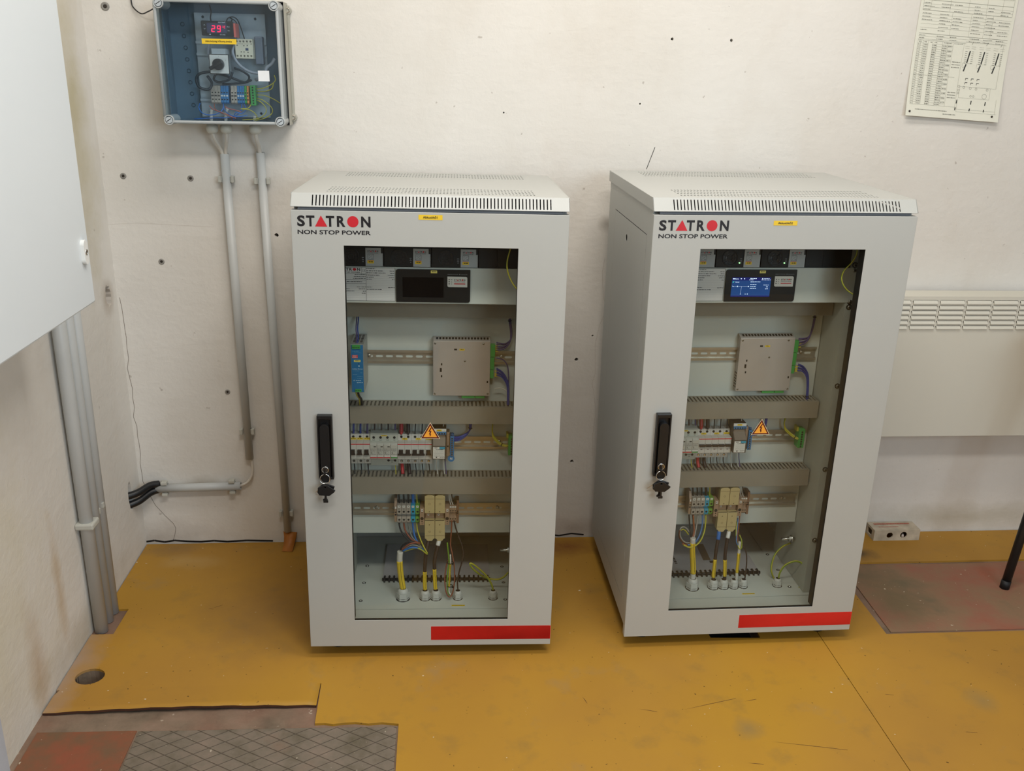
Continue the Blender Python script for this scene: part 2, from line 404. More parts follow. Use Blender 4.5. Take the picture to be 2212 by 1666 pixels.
def rrect(x0, x1, z0, z1, rads, n=5):
    """rounded rectangle outline; rads = (bl, br, tr, tl)"""
    out = []
    for (cx, cz, a0, r) in ((x0, z0, 180, rads[0]), (x1, z0, 270, rads[1]), (x1, z1, 0, rads[2]), (x0, z1, 90, rads[3])):
        if r <= 0: out.append((cx, cz)); continue
        mx = cx+r if cx == x0 else cx-r; mz = cz+r if cz == z0 else cz-r
        for i in range(n+1):
            a = math.radians(a0+90*i/n); out.append((mx+r*math.cos(a), mz+r*math.sin(a)))
    return out
YW = 0.6158; XL = -0.585
def logo(mb, x0, x1, z1, zm, y, black=0, red=1, tag=None):
    """STATRON wordmark: letters with a triangle and a disc"""
    W = x1-x0; H = z1-zm
    for ch, a, b in (('S', 0, .106), ('T', .123, .237), ('T', .391, .506), ('R', .54, .657), ('N', .871, 1.0)):
        mb.text(ch, x0+a*W, x0+b*W, zm, z1, y, black, .035)
    mb.add([(x0+.24*W, y, zm), (x0+.409*W, y, zm), (x0+.3245*W, y, z1+H*.02)], [(0, 1, 2)], red)
    mb.disc((x0+.758*W, y, (z1+zm)/2), H*.52, n=24, mi=red, sx=W*.0775/(H*.52))
    if tag: mb.text('NON STOP POWER', x0, x1, tag[0], tag[1], y, black, .022)

# ------------------------------------------------------------ the room
def blobpoly(cy, cz, ry, rz, n=18, seed=1, k=.16):
    rr = random.Random(seed); return [(cy+ry*math.cos(2*math.pi*i/n)*(1+rr.uniform(-k, k)), cz+rz*math.sin(2*math.pi*i/n)*(1+rr.uniform(-k, k))) for i in range(n)]
mb = MB()
drill = [(-.131, .960, .0055), (.731, .594, .0055), (.731, .262, .0055), (.952, 1.499, .0038), (1.115, 1.499, .0040), (.776, .668, .003), (.50, 1.30, .0022), (.875, 1.33, .0025)]
mb.prism([(-.70, -.06), (3.7, -.06), (3.7, 2.9), (-.70, 2.9)], YW, YW+.05, 'y', 0, holes=[blobpoly(x, z, r, r, 10, i) for i, (x, z, r) in enumerate(drill)])
mb.box(-.70, 3.7, YW+.05, YW+.06, -.06, 2.9, 1)
def crack(pts, w, y, mi=1):
    for (a, b), (c, d) in zip(pts, pts[1:]): mb.line(a, b, c, d, w, y, mi)
rr = random.Random(5)
cp = [(-.578, .78)]
for z in [0.78-i*.03 for i in range(1, 20)]: cp.append((-.576+rr.uniform(-.004, .004)+(.004 if z < .4 else 0), z))
cp += [(-.560, .168), (-.545, .130), (-.520, .095), (-.498, .068), (-.492, .052), (-.497, .028), (-.505, .006)]
crack(cp, .0010, YW-.0006, 3)
crack([(-.60, .004), (-.56, .010), (-.53, .004), (-.50, .009), (-.46, .005), (-.42, .003), (-.38, .006), (-.34, .002), (-.28, .005), (-.2, .002)], .006, YW-.0006)
crack([(.80, .90), (.795, .86), (.80, .80), (.812, .745), (.795, .70), (.785, .64), (.790, .55), (.782, .52), (.792, .47), (.797, .42), (.792, .35), (.795, .28)], .0005, YW-.0006, 2)
crack([(.60, .006), (.66, .010), (.70, .004), (.74, .011), (.78, .006)], .005, YW-.0006)
crack([(.905, 1.155), (.925, 1.215)], .0016, YW-.0006)
crack([(-.60, .985), (-.5, .99), (-.3, .981)], .0003, YW-.0006, 2)
wb = struct('wall_back', mb, [M_wallB, M_darkgap, mat('hairline', 'B5A89A', .8), mat('crack_brown', '6B5C50', .8)])
mb = MB()
mb.prism([(-3.7, -.06), (YW, -.06), (YW, 2.9), (-3.7, 2.9)], XL-.05, XL, 'x', 0, holes=[blobpoly(.552, .800, .020, .030, 22, 4, .22), blobpoly(.530, .203, .017, .046, 20, 9, .15)])
mb.box(XL-.06, XL-.05, -3.7, YW, -.06, 2.9, 1)
struct('wall_left', mb, [M_wallL, M_darkgap])
struct('wall_right', MB().box(3.6, 3.7, -3.7, YW, -.06, 2.9), M_wallX)
struct('wall_front', MB().box(-.7, 3.7, -3.7, -3.6, -.06, 2.9), M_rear)
struct('ceiling', MB().box(-.7, 3.7, -3.7, YW+.06, 2.9, 3.0), M_wallX)
HOLE = circle(-.523, -.05, .031, 20, .034)
PIT = [(1.035, .046), (1.168, .040), (1.172, .17), (1.030, .17)]
mb = MB().prism([(XL-.05, -3.7), (3.7, -3.7), (3.7, YW+.05), (XL-.05, YW+.05)], -.045, -.006, 'z', 0, holes=[HOLE, PIT])
mb.box(XL-.05, 3.7, -3.7, YW+.05, -.16, -.15, 1)
mb.cyl((-.523, -.05, -.15), (-.523, -.05, -.006), .034, 20, 1, caps=False)
struct('floor', mb, [M_slab, M_darkgap])
M_edge = mat('sheet_edge', '4A2A1A', .8, var=.2)
# the ochre sheets laid over the slab
mb = MB()
mb.prism([(XL+.003, .610), (XL+.003, .245), (-.524, .246), (-.526, .128), (XL+.003, .128), (XL+.003, -.10), (.036, -.10), (.039, -.246), (.06, -.2455), (.08, -.250), (.105, -.2465), (.13, -.2455), (.16, -.252), (.19, -.249), (.228, -.256),
          (.228, -3.6), (1.330, -3.6), (1.330, .610)], -.006, 0.0, 'z', 0, holes=[HOLE, PIT])
nx, ny = 26, 4
def lift(i, j):
    t = i/nx; e = math.sin(math.pi*min(1, t*1.0))**1.0
    return .0075*e*(j/ny)**1.6+.0003*j
top, bot = [], []
for i in range(nx+1):
    for j in range(ny+1):
        x = XL+.010+(.0345-XL-.010)*i/nx; y = -.10-(.084+.002*math.sin(i*1.7)*.6)*j/ny
        if i == 0 and j > 0: x = XL+.004
        top.append((x, y, lift(i, j))); bot.append((x, y, lift(i, j)-.006))
k = ny+1; fs = [(i*k+j, i*k+j+1, (i+1)*k+j+1, (i+1)*k+j) for i in range(nx) for j in range(ny)]
mb.add(top, fs, 0, True); mb.add(bot, fs, 1)
for L in ([i*k+ny for i in range(nx+1)], [nx*k+j for j in range(k)]):
    for a, b in zip(L, L[1:]): mb.add([top[a], top[b], bot[b], bot[a]], [(0, 1, 2, 3)], 1)
SCR = [((.888, -.239), (1.026, -.203)), ((.787, -.231), (.827, -.242)), ((1.057, -.354), (1.222, -.389)), ((1.045, -.215), (1.075, -.208)), ((.985, -.418), (1.02, -.424)), ((-.30, .24), (-.275, .256)), ((-.31, .238), (-.296, .236)), ((.66, -.18), (.668, -.205))]
for (a, b), (c, d) in SCR:
    dv = Vector((c-a, d-b)); n = Vector((-dv.y, dv.x)).normalized()*.0009
    mb.add([(a, b, .0002), (c-n.x, d-n.y, .0002), (c, d, .0002), (a+dv.x/2+n.x, b+dv.y/2+n.y, .0002)], [(0, 1, 2, 3)], 1)
solo('floor_sheet', mb, [M_sheet, M_edge], 'large ochre floor sheet under both glass-fronted cabinets, left front edge curling up', 'floor covering', (0, 0, 0))
mb = MB()
mb.prism([(1.3318, .610), (1.3318, -3.6), (3.6, -3.6), (3.6, .043), (1.515, .043), (1.518, .418), (3.6, .426), (3.6, .610)], -.006, 0.0, 'z', 0)
for (a, b), (c, d) in [((1.395, -.205), (1.415, -.208)), ((1.52, -.345), (1.545, -.348)), ((1.76, -.04), (1.775, -.045))]:
    mb.add([(a, b, .0002), (c, d-.001, .0002), (c, d, .0002), (a, b+.001, .0002)], [(0, 1, 2, 3)], 1)
solo('floor_sheet', mb, [M_sheet, M_edge], 'ochre floor sheet right of the long straight seam, cut around the rusty plate', 'floor covering', (0, 0, 0))
# turned-up corner of the sheet at the foot of the conduit
mb = MB()
ft = [[(-.162, .548, .0015), (-.130, .546, .0015)], [(-.160, .575, .012), (-.128, .573, .010)], [(-.160, .590, .030), (-.124, .588, .026)], [(-.163, .598, .044), (-.121, .596, .041)]]
pts = [p for r in ft for p in r]
mb.add(pts, [(0, 1, 3, 2), (2, 3, 5, 4), (4, 5, 7, 6)], 0, True)
mb.add([(x, y+.004, z-.0035 if i > 1 else z-.001) for i, (x, y, z) in enumerate(pts)], [(0, 1, 3, 2), (2, 3, 5, 4), (4, 5, 7, 6)], 1, True)
for L in ((0, 2, 4, 6), (1, 3, 5, 7), (6, 7)):
    for a, b in zip(L, L[1:]):
        A, B_ = pts[a], pts[b]; mb.add([A, B_, (B_[0], B_[1]+.004, B_[2]-.0035), (A[0], A[1]+.004, A[2]-.0035)], [(0, 1, 2, 3)], 1)
solo('sheet_flap', mb, [mat('torn_sheet', 'A8661F', .5), M_edge], 'torn brown-orange flap of floor sheet turned up against the right wall conduit', 'floor covering', (-.143, .58, 0))
solo('floor_plate', MB().prism([(-.570, -3.0), (-.353, -3.0), (-.353, -.247), (-.570, -.243)], -.006, -.0035, 'z'), M_redtile, 'plain red-brown floor plate in the lower left corner beside the diamond-pattern plate', 'floor plate', (-.46, -.6, -.006), bevel=.001)
solo('floor_plate', MB().prism([(-.349, -3.0), (.224, -3.0), (.224, -.262), (.04, -.256), (-.349, -.250)], -.006, -.0030, 'z'), M_checker, 'worn grey steel floor plate with a diamond pattern of grooves', 'floor plate', (-.06, -.6, -.006), bevel=.001)
solo('floor_plate', MB().prism([(1.534, .056), (3.5, .056), (3.5, .412), (1.545, .408)], -.006, -.0030, 'z'), M_plate, 'rusty red-brown floor plate under the black tube leg at the right', 'floor plate', (0, 0, 0), bevel=.001)

# wall plugs with screws
for i, (x, z, r, lb) in enumerate([(-.530, 1.117, .0065, 'grey wall plug left of the conduits, upper left of the scattered plugs'), (-.352, 1.113, .0065, 'grey wall plug just left of the conduit clips, at clip height'),
        (-.452, .883, .0065, 'grey wall plug alone at mid height between wall corner and conduits'), (-.301, .496, .0060, 'lowest grey wall plug, close to the left conduit'), (-.527, 1.543, .0085, 'larger grey wall plug at the top near the corner, left of the clear box')]):
    mb = MB(); mb.lathe((x, YW, z), [(r*1.25, -.0005), (r*1.25, .0012), (r, .0022), (r*.62, .0022), (r*.55, .0005)], 16, 0, (0, -1, 0))
    o = thing('wall_plug', lb, 'wall plug', (x, YW, z), group='grey plugs left in the plaster')
    part('sleeve', mb, mat('plug_grey', '8F8B84', .6), o)
    part('screw', MB().cyl((x, YW-.001, z), (x, YW-.0028, z), r*.5, 10), mat('rusty_screw', '3A332C', .6, .3), o)

# conduits on the back wall
def conduit(lb, p0, p1, r, clips, clip_side='v', group=None):
    """grey tube with its clips: clips = fractions along the tube"""
    p0, p1 = Vector(p0), Vector(p1); o = thing('wall_conduit', lb, 'conduit', tuple(p1 if p1.z < p0.z else p0), group=group)
    mb = MB(); n = 20; d = (p1-p0).normalized(); a = d.orthogonal().normalized(); b = d.cross(a)
    for rad, flip in ((r, 0), (r*.86, 1)):
        mb.cyl(p0, p1, rad, n, 0, caps=False)
    for p in (p0, p1):
        R = [p+(a*math.cos(2*math.pi*i/n)+b*math.sin(2*math.pi*i/n))*r for i in range(n)]; Q = [p+(a*math.cos(2*math.pi*i/n)+b*math.sin(2*math.pi*i/n))*r*.86 for i in range(n)]
        mb.add(R+Q, [(i, (i+1) % n, n+(i+1) % n, n+i) for i in range(n)], 0)
    part('tube', mb, M_pipe, o)
    for t in clips:
        c = p0.lerp(p1, t); w = .0085; m2 = MB()
        out = Vector((0, -1, 0)) if clip_side != 'x' else Vector((1, 0, 0)); side = d.cross(out).normalized(); prof = []
        for i in range(15):
            ang = math.radians(-48+276*i/14); prof.append((-math.sin(ang-math.pi/2)*0, 0))
        R1, R2 = r*1.06, r*1.06+.0024
        angs = [math.radians(-205+i*(230-2*0)/14+0) for i in range(15)]
        # open C clip: wraps the wall side, two jaws show left and right of the tube
        angs = [math.radians(35-i*(250/16)) for i in range(17)]
        ring = []
        for rad in (R1, R2):
            for s_ in (-w, w):
                ring.append([c+d*s_+(side*math.cos(q)+out*math.sin(q))*rad for q in angs])
        k = len(angs)
        vs = [v for rg in ring for v in rg]
        f = []
        for i in range(k-1):
            f += [(i, i+1, k+i+1, k+i), (2*k+i, 3*k+i, 3*k+i+1, 2*k+i+1), (i, 2*k+i, 2*k+i+1, i+1), (k+i, k+i+1, 3*k+i+1, 3*k+i)]
        f += [(0, k, 3*k, 2*k), (k-1, 2*k+k-1, 3*k+k-1, k+k-1)]
        m2.add(vs, f, 0)
        base = c-out*(r+.004)
        for sg in (-1, 1):
            q = c+side*sg*(r+.0055)+out*(r*.15); 
            ux, uo, ud = side*.004, out*(r*.75), d*w
            vs = [q+ux*i_+uo*j_+ud*k_ for i_ in (-1, 1) for j_ in (-1, 1) for k_ in (-1, 1)]
            m2.add(vs, [(0, 1, 3, 2), (4, 6, 7, 5), (0, 4, 5, 1), (2, 3, 7, 6), (0, 2, 6, 4), (1, 5, 7, 3)], 0)
        part('clip', m2, mat('clip_grey', 'B9B8AE', .5), o, bevel=.0012)
    return o
YC = YW-.0165
conduit('left of the two vertical grey conduits under the clear box', (-.2525, YC, 1.181), (-.2485, YC, .289), .0118, (.075, .90), group='grey conduits below the clear box')
conduit('right of the two vertical conduits under the clear box, reaching the floor', (-.1575, YC, 1.186), (-.1495, YC, .044), .0115, (.066, .945), group='grey conduits below the clear box')
conduit('short horizontal grey conduit low on the wall between two black hoses and a thin cable', (-.531, YC, .194), (-.281, YC, .199), .0128, (.10, .90))
solo('thin_cable', MB().tube([(-.246, YC, .300), (-.2425, YC, .285), (-.2415, YC, .255), (-.247, YC, .230), (-.260, YC, .211), (-.276, YC, .202), (-.287, YC, .199)], .0042, 10), M_wcable, 'thin white cable bending from the left vertical conduit into the short horizontal one', 'cable', (-.245, YC, .25))
o = thing('hose_pair', 'pair of ribbed black hoses going into a hole in the left wall', 'hose', (-.56, .56, .20))
for dz in (.011, -.012):
    mb = MB(); pth = catmull([(-.523, YC+.003, .199+dz*.75), (-.545, .585, .199+dz), (-.570, .552, .190+dz*1.2), (-.600, .528, .186+dz*1.3)], 8)
    mb.tube(pth, .0108, 12, sub=1)
    part('hose', mb, M_blk, o)
# conduits standing against the left wall
o = thing('conduit_trio', 'three grey conduits standing side by side against the left wall below the cabinet', 'conduit', (-.565, .19, 0))
for i, (y0, y1, r) in enumerate([(.150, .150, .0165), (.197, .202, .0150), (.238, .252, .0150)]):
    part('tube', MB().cyl((-.563, y0, -.004), (-.561, y1, 1.35), r, 18), M_pipe, o)
mb = MB(); mb.box(-.585, -.5395, .128, .175, .300, .3165); part('clip', mb, mat('clip_grey', 'B9B8AE', .5), o, bevel=.004)
for y, z in ((.205, .312), (.236, .315)): part('clip', MB().box(-.585, -.5475, y-.006, y+.006, z-.004, z+.012), mat('clip_grey', 'B9B8AE', .5), o, bevel=.002)

# ------------------------------------------------------------ wall cabinet top left (door seen)
o = thing('wall_cabinet', 'large pale blue-white metal cabinet hung on the left wall', 'cabinet', (-.49, -.5, .93))
x0 = -.400
part('body', MB().box(XL+.001, x0-.022, -1.12, -.045, .934, 1.75), M_bluewhite, o, bevel=.003)
dr = part('door', MB().box(x0-.020, x0, -1.125, -.0395, .9275, 1.755), M_bluewhite, o, bevel=.004)
mb = MB(); mb.prism([(-.0765+.0105*math.cos(a), 1.0405+.0105*math.sin(a)+.0145) for a in [math.pi*i/12 for i in range(13)]]+[(-.0765+.0105*math.cos(a), 1.0405+.0105*math.sin(a)-.0145) for a in [math.pi+math.pi*i/12 for i in range(13)]], x0, x0+.008, 'x', 0)
lk = part('lock', mb, mat('lock_white', 'E2E4E2', .35), dr, bevel=.0025, label='white oval key escutcheon')
mb = MB(); mb.torus((x0+.0082, -.0765, 1.0405), (1, 0, 0), .0052, .0012, 16, 6, 0); mb.cyl((x0+.007, -.0765, 1.0405), (x0+.0086, -.0765, 1.0405), .0042, 14, 1); mb.box(x0+.0084, x0+.0092, -.0772, -.0758, 1.0375, 1.0435, 2)
ORG['lock2'] = ORG[lk.name]
mb2 = mb; kk = _obj(mb2, 'keyhole', [M_chrome, M_zinc, M_darkgap], ORG[dr.name], 0); kk.parent = dr
# floor cabinet at the lower left corner
o = thing('floor_cabinet', 'grey metal cabinet just showing at the lower left edge of the view', 'cabinet', (-.47, -1.1, 0))
part('body', MB().box(XL+.001, -.352, -1.5, -.767, .04, .84), mat('mid_grey_enamel', 'A9ACB4', .45), o, bevel=.003)
part('plinth', MB().box(XL+.02, -.37, -1.48, -.787, 0, .04), M_mblack, o)
part('door', MB().box(-.352, -.350, -1.495, -.770, .06, .82), mat('mid_grey_enamel', 'A9ACB4', .45), o)

# ------------------------------------------------------------ panel heater on the back wall
HY = .520
o = thing('panel_heater', 'white convector panel with rows of louvres on the wall behind the right cabinet', 'heater', (2.0, .57, .376))
mb = MB(); xs = 1.4; cw, gap = .0768, .0047
slots = []
for r_ in range(6):
    for c_ in range(14):
        xa = 1.694-4*(cw+gap)+c_*(cw+gap); z = .7985-r_*.01505; slots.append(rrect(xa, xa+cw, z-.0042, z+.0042, (.004,)*4, 3))
mb.prism([(1.36, .376), (2.56, .376), (2.56, .8135), (1.36, .8135)], HY, HY+.0015, 'y', 0, holes=slots)
mb.box(1.36, 2.56, HY+.0015, HY+.078, .812, .8135, 0); mb.box(1.36, 2.56, HY+.0015, HY+.078, .376, .3775, 0)
mb.box(1.36, 1.3615, HY+.0015, HY+.078, .3775, .812, 0); mb.box(2.5585, 2.56, HY+.0015, HY+.078, .3775, .812, 0)
M_heat = mat('cream_enamel', 'D2CFC2', .5, var=.012, vscale=3)
part('casing', mb, M_heat, o)
mb = MB()
for r_ in range(6):
    for c_ in range(14):
        xa = 1.694-4*(cw+gap)+c_*(cw+gap); z = .7985-r_*.01505
        mb.prism([(HY-.0045, z-.0052), (HY+.0005, z+.0030), (HY+.0015, z+.0022), (HY-.003, z-.0064), (HY+.0012, z-.0064), (HY+.0010, z-.0072), (HY-.0045, z-.0072)], xa+.002, xa+cw-.002, 'x', 0)
part('louvre_panel', mb, M_heat, o)
part('element', MB().box(1.40, 2.52, HY+.030, HY+.045, .45, .79), M_darkgap, o)
part('back_plate', MB().box(1.38, 2.54, HY+.078, YW-.002, .40, .80), M_heat, o)

# tube leg of a table standing right of the view
o = thing('side_table', 'table of which only one slanting black tube leg shows at the right edge', 'table', (2.3, .30, 0))
for i, (a, b) in enumerate([((1.978, .262, 0), (2.085, .305, .735)), ((2.72, .262, 0), (2.62, .305, .735)), ((1.978, -.30, 0), (2.085, -.25, .735)), ((2.72, -.30, 0), (2.62, -.25, .735))]):
    if i == 2: a, b = (2.35, -.30, 0), (2.35, -.25, .735)
    lg = part('leg', MB().tube([a, tuple(Vector(a).lerp(Vector(b), .5)), b], .0125, 14, sub=2), M_black, o)
    m2 = MB().cyl((a[0], a[1], -.003), tuple(Vector(a).lerp(Vector(b), .03)), .0135, 14); part('foot_cap', m2, M_mblack, lg)
part('table_top', MB().box(2.04, 2.75, -.30, .34, .735, .757), mat('table_board', '6B6259', .5), o, bevel=.003)

# hollow block on the floor by the wall
o = thing('hollow_block', 'pale hollow block with two round holes on the floor against the wall', 'block', (1.785, .575, 0))
bx0, bx1, by0, by1, bz = 1.712, 1.864, .5530, .6120, .037
mb = MB(); hs = [circle(1.7645, .0185, .0105, 18), circle(1.8105, .0190, .0115, 18)]
mb.prism([(bx0, 0), (bx1, 0), (bx1, bz), (bx0, bz)], by0, by0+.004, 'y', 0, holes=hs)
for a, b in zip(hs, (0, 1)): mb.prism(a, by0+.004, by1-.004, 'y', 0); 
mb = MB(); mb.prism([(bx0, 0), (bx1, 0), (bx1, bz), (bx0, bz)], by0, by0+.005, 'y', 0, holes=hs)
mb.box(bx0+.004, bx1, by0+.005, by1, bz-.004, bz, 0); mb.box(bx0, bx1, by1-.004, by1, 0, bz-.004, 0); mb.box(bx1-.004, bx1, by0+.005, by1-.004, 0, bz-.004, 0)
mb.prism([(by0+.005, 0), (by1, 0), (by1, bz), (by0+.005, bz)], bx0, bx0+.004, 'x', 0, holes=[rrect(by0+.018, by1-.012, .009, .029, (.003,)*4)])
part('shell', mb, mat('pale_brick', 'B5A995', .85, var=.22, vscale=26, bump=.4), o, bevel=.0008)
mb = MB(); mb.tube([(1.758, by0+.020, .012), (1.764, by0+.015, .020), (1.772, by0+.012, .0235)], .0016, 6); 
part('rubble', mb, mat('plaster_crumbs', 'CFC0B4', .8), o)
part('rubble', MB().cyl((1.8100, by0+.004, .011), (1.8130, by0+.012, .016), .004, 8), _M['plaster_crumbs'], o)
mb = MB()
rr = random.Random(3)
def topline(x0_, x1_, y, h):
    x = x0_
    while x < x1_:
        w = rr.uniform(.002, .005); mb.add([(x, y, bz+.0003), (x+w, y, bz+.0003), (x+w+.001, y+h, bz+.0003), (x+.001, y+h, bz+.0003)], [(0, 1, 2, 3)]); x += w+.0012
topline(1.727, 1.847, .592, .010); topline(1.735, 1.80, .575, .003)
part('print', mb, mat('faded_red_print', 'A5533F', .7), o)

# ------------------------------------------------------------ wiring chart pinned to the wall
def PG(a, b):
    """page coordinates a (0..275 mm across), b (mm up from the lower edge) to the curled sheet"""
    a *= .001; b *= .001; t = b/.42
    x = 1.6256+a*.994+.004*t; z = 1.3138+b-a*.0545
    y = YW-.0025-.0150*max(0, 1-b/.20)**2*(.7+.5*abs(a/.275-.5))
    return (x, y, z)
o = thing('wiring_chart', 'paper sheet with tables and a switch diagram pinned high on the wall', 'paper', PG(137, 0))
mb = MB(); NX, NY = 10, 30; g = [PG(275*i/NX, 420*j/NY) for i in range(NX+1) for j in range(NY+1)]
fs = [(i*(NY+1)+j, (i+1)*(NY+1)+j, (i+1)*(NY+1)+j+1, i*(NY+1)+j+1) for i in range(NX) for j in range(NY)]
mb.add(g, fs, 0, True); mb.add([(x, y+.0006, z) for x, y, z in g], fs, 0, True)
part('sheet', mb, mat('chart_paper', 'E0DFD0', .65, var=.015), o)
def lift_(p): return (p[0], p[1]-.0006, p[2])
mb = MB()
def seg(a0, b0, a1, b1, w, mi=0, n=None):
    d = Vector((a1-a0, b1-b0)); L = d.length; nn = n or max(1, int(L/20)); q = Vector((-d.y, d.x)).normalized()*w/2
    for i in range(nn):
        s0, s1 = i/nn, (i+1)/nn; P0, P1 = Vector((a0, b0))+d*s0, Vector((a0, b0))+d*s1
        mb.add([lift_(PG(*(P0-q))), lift_(PG(*(P1-q))), lift_(PG(*(P1+q))), lift_(PG(*(P0+q)))], [(0, 1, 2, 3)], mi)
rr = random.Random(11)
def dashes(a0, a1, b, h, mi=0):
    a = a0
    while a < a1:
        w = rr.uniform(1.5, 4.5); seg(a, b, min(a+w, a1), b, h*rr.uniform(.6, 1), mi, 1); a += w+rr.uniform(.8, 1.6)
# main contact table, left
rows = 26; bt = 192; bb = 32
for i in range(rows+1):
    b = bb+(bt-bb)*i/rows
    seg(9, b, 39, b, .35); seg(52, b, 110, b, .35)
seg(9, bt+8, 148, bt+8, .5); seg(9, bb, 148, bb, .4); seg(9, (bt+bb)/2-2, 130, (bt+bb)/2-2, .4)
for a in (9, 17, 25, 39, 52, 64, 80, 96, 112, 143): seg(a, bb, a, bt+8, .35)
for i in range(rows):
    b = bb+(bt-bb)*(i+.5)/rows
    dashes(10, 16, b, 1.4, 1); dashes(27, 38, b, 2.2, 1); dashes(53, 63, b, 2.6, 1); dashes(81, 95, b, 2.4, 1)
    if i % 2: dashes(98, 110, b, 2.6, 1)
for b in (150, 143, 136, 70, 63, 56): dashes(116, 140, b, 2.2, 1)
for a in (12, 28, 45, 57): dashes(a, a+7, bt+4, 2, 1)
dashes(84, 108, bt+5, 1.6, 1); dashes(114, 140, bt+5, 1.6, 1)
# header tables above
for i, b in enumerate((203, 210, 217, 232, 242, 250, 258, 266, 276, 284, 292, 302, 318, 326, 334, 345, 353, 361)):
    seg(8, b, 266, b, .8 if b in (217, 276, 302, 345) else .35)
for a in (8, 30, 85, 138, 190, 235, 266): seg(a, 276, a, 345, .4)
for a in (95, 150, 192, 213): seg(a, 217, a, 276, .35)
for b in (207, 214, 228, 237, 246, 254, 262, 270, 280, 288, 296, 322, 330, 340, 349, 357):
    for a in (10, 60, 98, 155, 195, 232):
        if rr.random() < .8: dashes(a, a+rr.uniform(14, 34), b-1.5, 1.8, 1)
# switch diagram, right
for i, a in enumerate((161, 203, 245)):
    seg(a+3, 182, a-2, 150, 3.4, 2); seg(a-3, 147, a-8, 128, 3.4, 2)
    for k_ in range(7):
        seg(a-11, 180-k_*5, a-5, 180-k_*5, 1.0, 1); seg(a+8, 180-k_*5, a+14, 180-k_*5, .9, 1)
    seg(a-12, 137, a-3, 143, .6, 1); seg(a-14, 149, a+12, 149, .4); seg(a-14, 149, a-14, 139, .4)
    seg(a+5, 198, a+8, 206, .8, 1); seg(a-14, 188, a-1, 188, .4); seg(a-14, 193, a-1, 193, .4); seg(a+5, 188, a+18, 188, .4); seg(a+5, 193, a+18, 193, .4)
    seg(a-14+i*0, 52, a-15, 42, 2.8, 2); seg(a-16, 31, a-17, 24, 2.8, 2)
    for c_ in (96, 107): seg(163+i*17, c_+3, 170+i*17, c_+3, 1.4, 2); seg(163+i*17, c_-2, 163+i*17, c_+3, 1.2, 2)
seg(146, 205, 262, 205, .4); seg(148, 20, 266, 20, .4); seg(148, 27, 262, 27, .4); seg(148, 20, 148, 55, .4); seg(262, 20, 262, 60, .4)
seg(150, 88, 240, 88, .4); seg(240, 88, 240, 58, .4); seg(240, 58, 150, 58, .4); seg(150, 58, 150, 88, .4); seg(143, 118, 143, 22, .4); seg(258, 205, 256, 88, .4); seg(256, 88, 240, 88, .4)
for a, b, r in ((225, 66, 6.5), (147, 88, 3), (162, 86, 3), (181, 85, 3), (198, 84, 3), (231, 84, 3), (147, 78, 2.5), (147, 70, 2.5), (185, 64, 2.5), (193, 64, 2.5)):
    pts = [(a+r*math.cos(2*math.pi*i/14), b+r*math.sin(2*math.pi*i/14)) for i in range(15)]
    for p, q in zip(pts, pts[1:]): seg(p[0], p[1], q[0], q[1], .6, 1, 1)
dashes(26, 122, 19, 2.0, 1); dashes(110, 148, 11, 2.2, 1)
part('print', mb, [mat('faint_line', '8C8A7C', .7), mat('grey_print', '77766B', .7), mat('black_print', '2A2A26', .6)], o)
for a, b in ((11, 12), (255, 14)):
    p = PG(a, b); part('pin', MB().lathe(p, [(.0030, .0005), (.0030, .0012), (.0012, .0016), (.0009, .0045)], 10, 0, (0, -1, 0)), mat('rusty_screw', '3A332C', .6, .3), o)
for a, b in ((11, 410), (262, 410)):
    p = PG(a, b); part('pin', MB().lathe(p, [(.0030, .0005), (.0030, .0012), (.0012, .0016), (.0009, .0045)], 10, 0, (0, -1, 0)), mat('rusty_screw', '3A332C', .6, .3), o)

# thin black wire coming from above to the clear box
solo('thin_wire', MB().tube([(-.462, YW-.004, 1.75), (-.4605, YW-.004, 1.62), (-.4594, YW-.004, 1.5594), (-.4551, YW-.005, 1.5417), (-.4359, YW-.010, 1.5273), (-.412, YW-.03, 1.532), (-.385, YW-.055, 1.541), (-.368, YW-.058, 1.545)], .0016, 8), M_blk, 'thin black wire hanging down and entering the clear box from the left', 'wire', (-.44, YW-.01, 1.53))

# ------------------------------------------------------------ clear-lidded control box on the wall
M_shadegrey = mat('box_grey_shaded', '5E7686', .5, var=.05)  # inside of the grey box, with shade and bluish reflection painted into the colour
M_basegrey = mat('box_grey', 'A8A69A', .45, var=.02)
X0, X1, Z0, Z1, YL, YB = -.372, -.070, 1.264, 1.558, .486, .548
box = thing('control_box', 'grey plastic box with a clear lid, holding switch, terminals and a red number display', 'electrical box', (-.221, YW-.04, Z0))
mb = MB(); t = .004
mb.box(X0, X1, YW-.008, YW-.001, Z0, Z1, 1)
mb.box(X0+.001, X0+t, YB, YW-.008, Z0, Z1, 1); mb.box(X1-t, X1, YB, YW-.008, Z0, Z1, 1)
mb.box(X0+t, X1-t, YB, YW-.008, Z0, Z0+t, 1); mb.box(X0+t, X1-t, YB, YW-.008, Z1-t, Z1, 1)
mb.box(X0-.0015, X0+.001, YB, YW-.001, Z0-.002, Z1+.002, 0); mb.box(X1, X1+.0025, YB, YW-.001, Z0-.002, Z1+.002, 0)
mb.box(X0-.0015, X1+.0025, YB, YW-.001, Z0-.004, Z0-.0005, 0); mb.box(X0-.0015, X1+.0025, YB, YW-.001, Z1+.0005, Z1+.004, 0)
for xa in (X1+.0025,):
    mb.box(xa, xa+.006, YW-.014, YW-.001, Z0+.002, Z1-.002, 0)
    for z in (Z0+.014, Z1-.014): mb.cyl((xa+.002, YW-.016, z), (xa+.002, YW-.002, z), .010, 16, 0)
base = part('base', mb, [M_basegrey, M_shadegrey], box, bevel=.001)
m2 = MB()
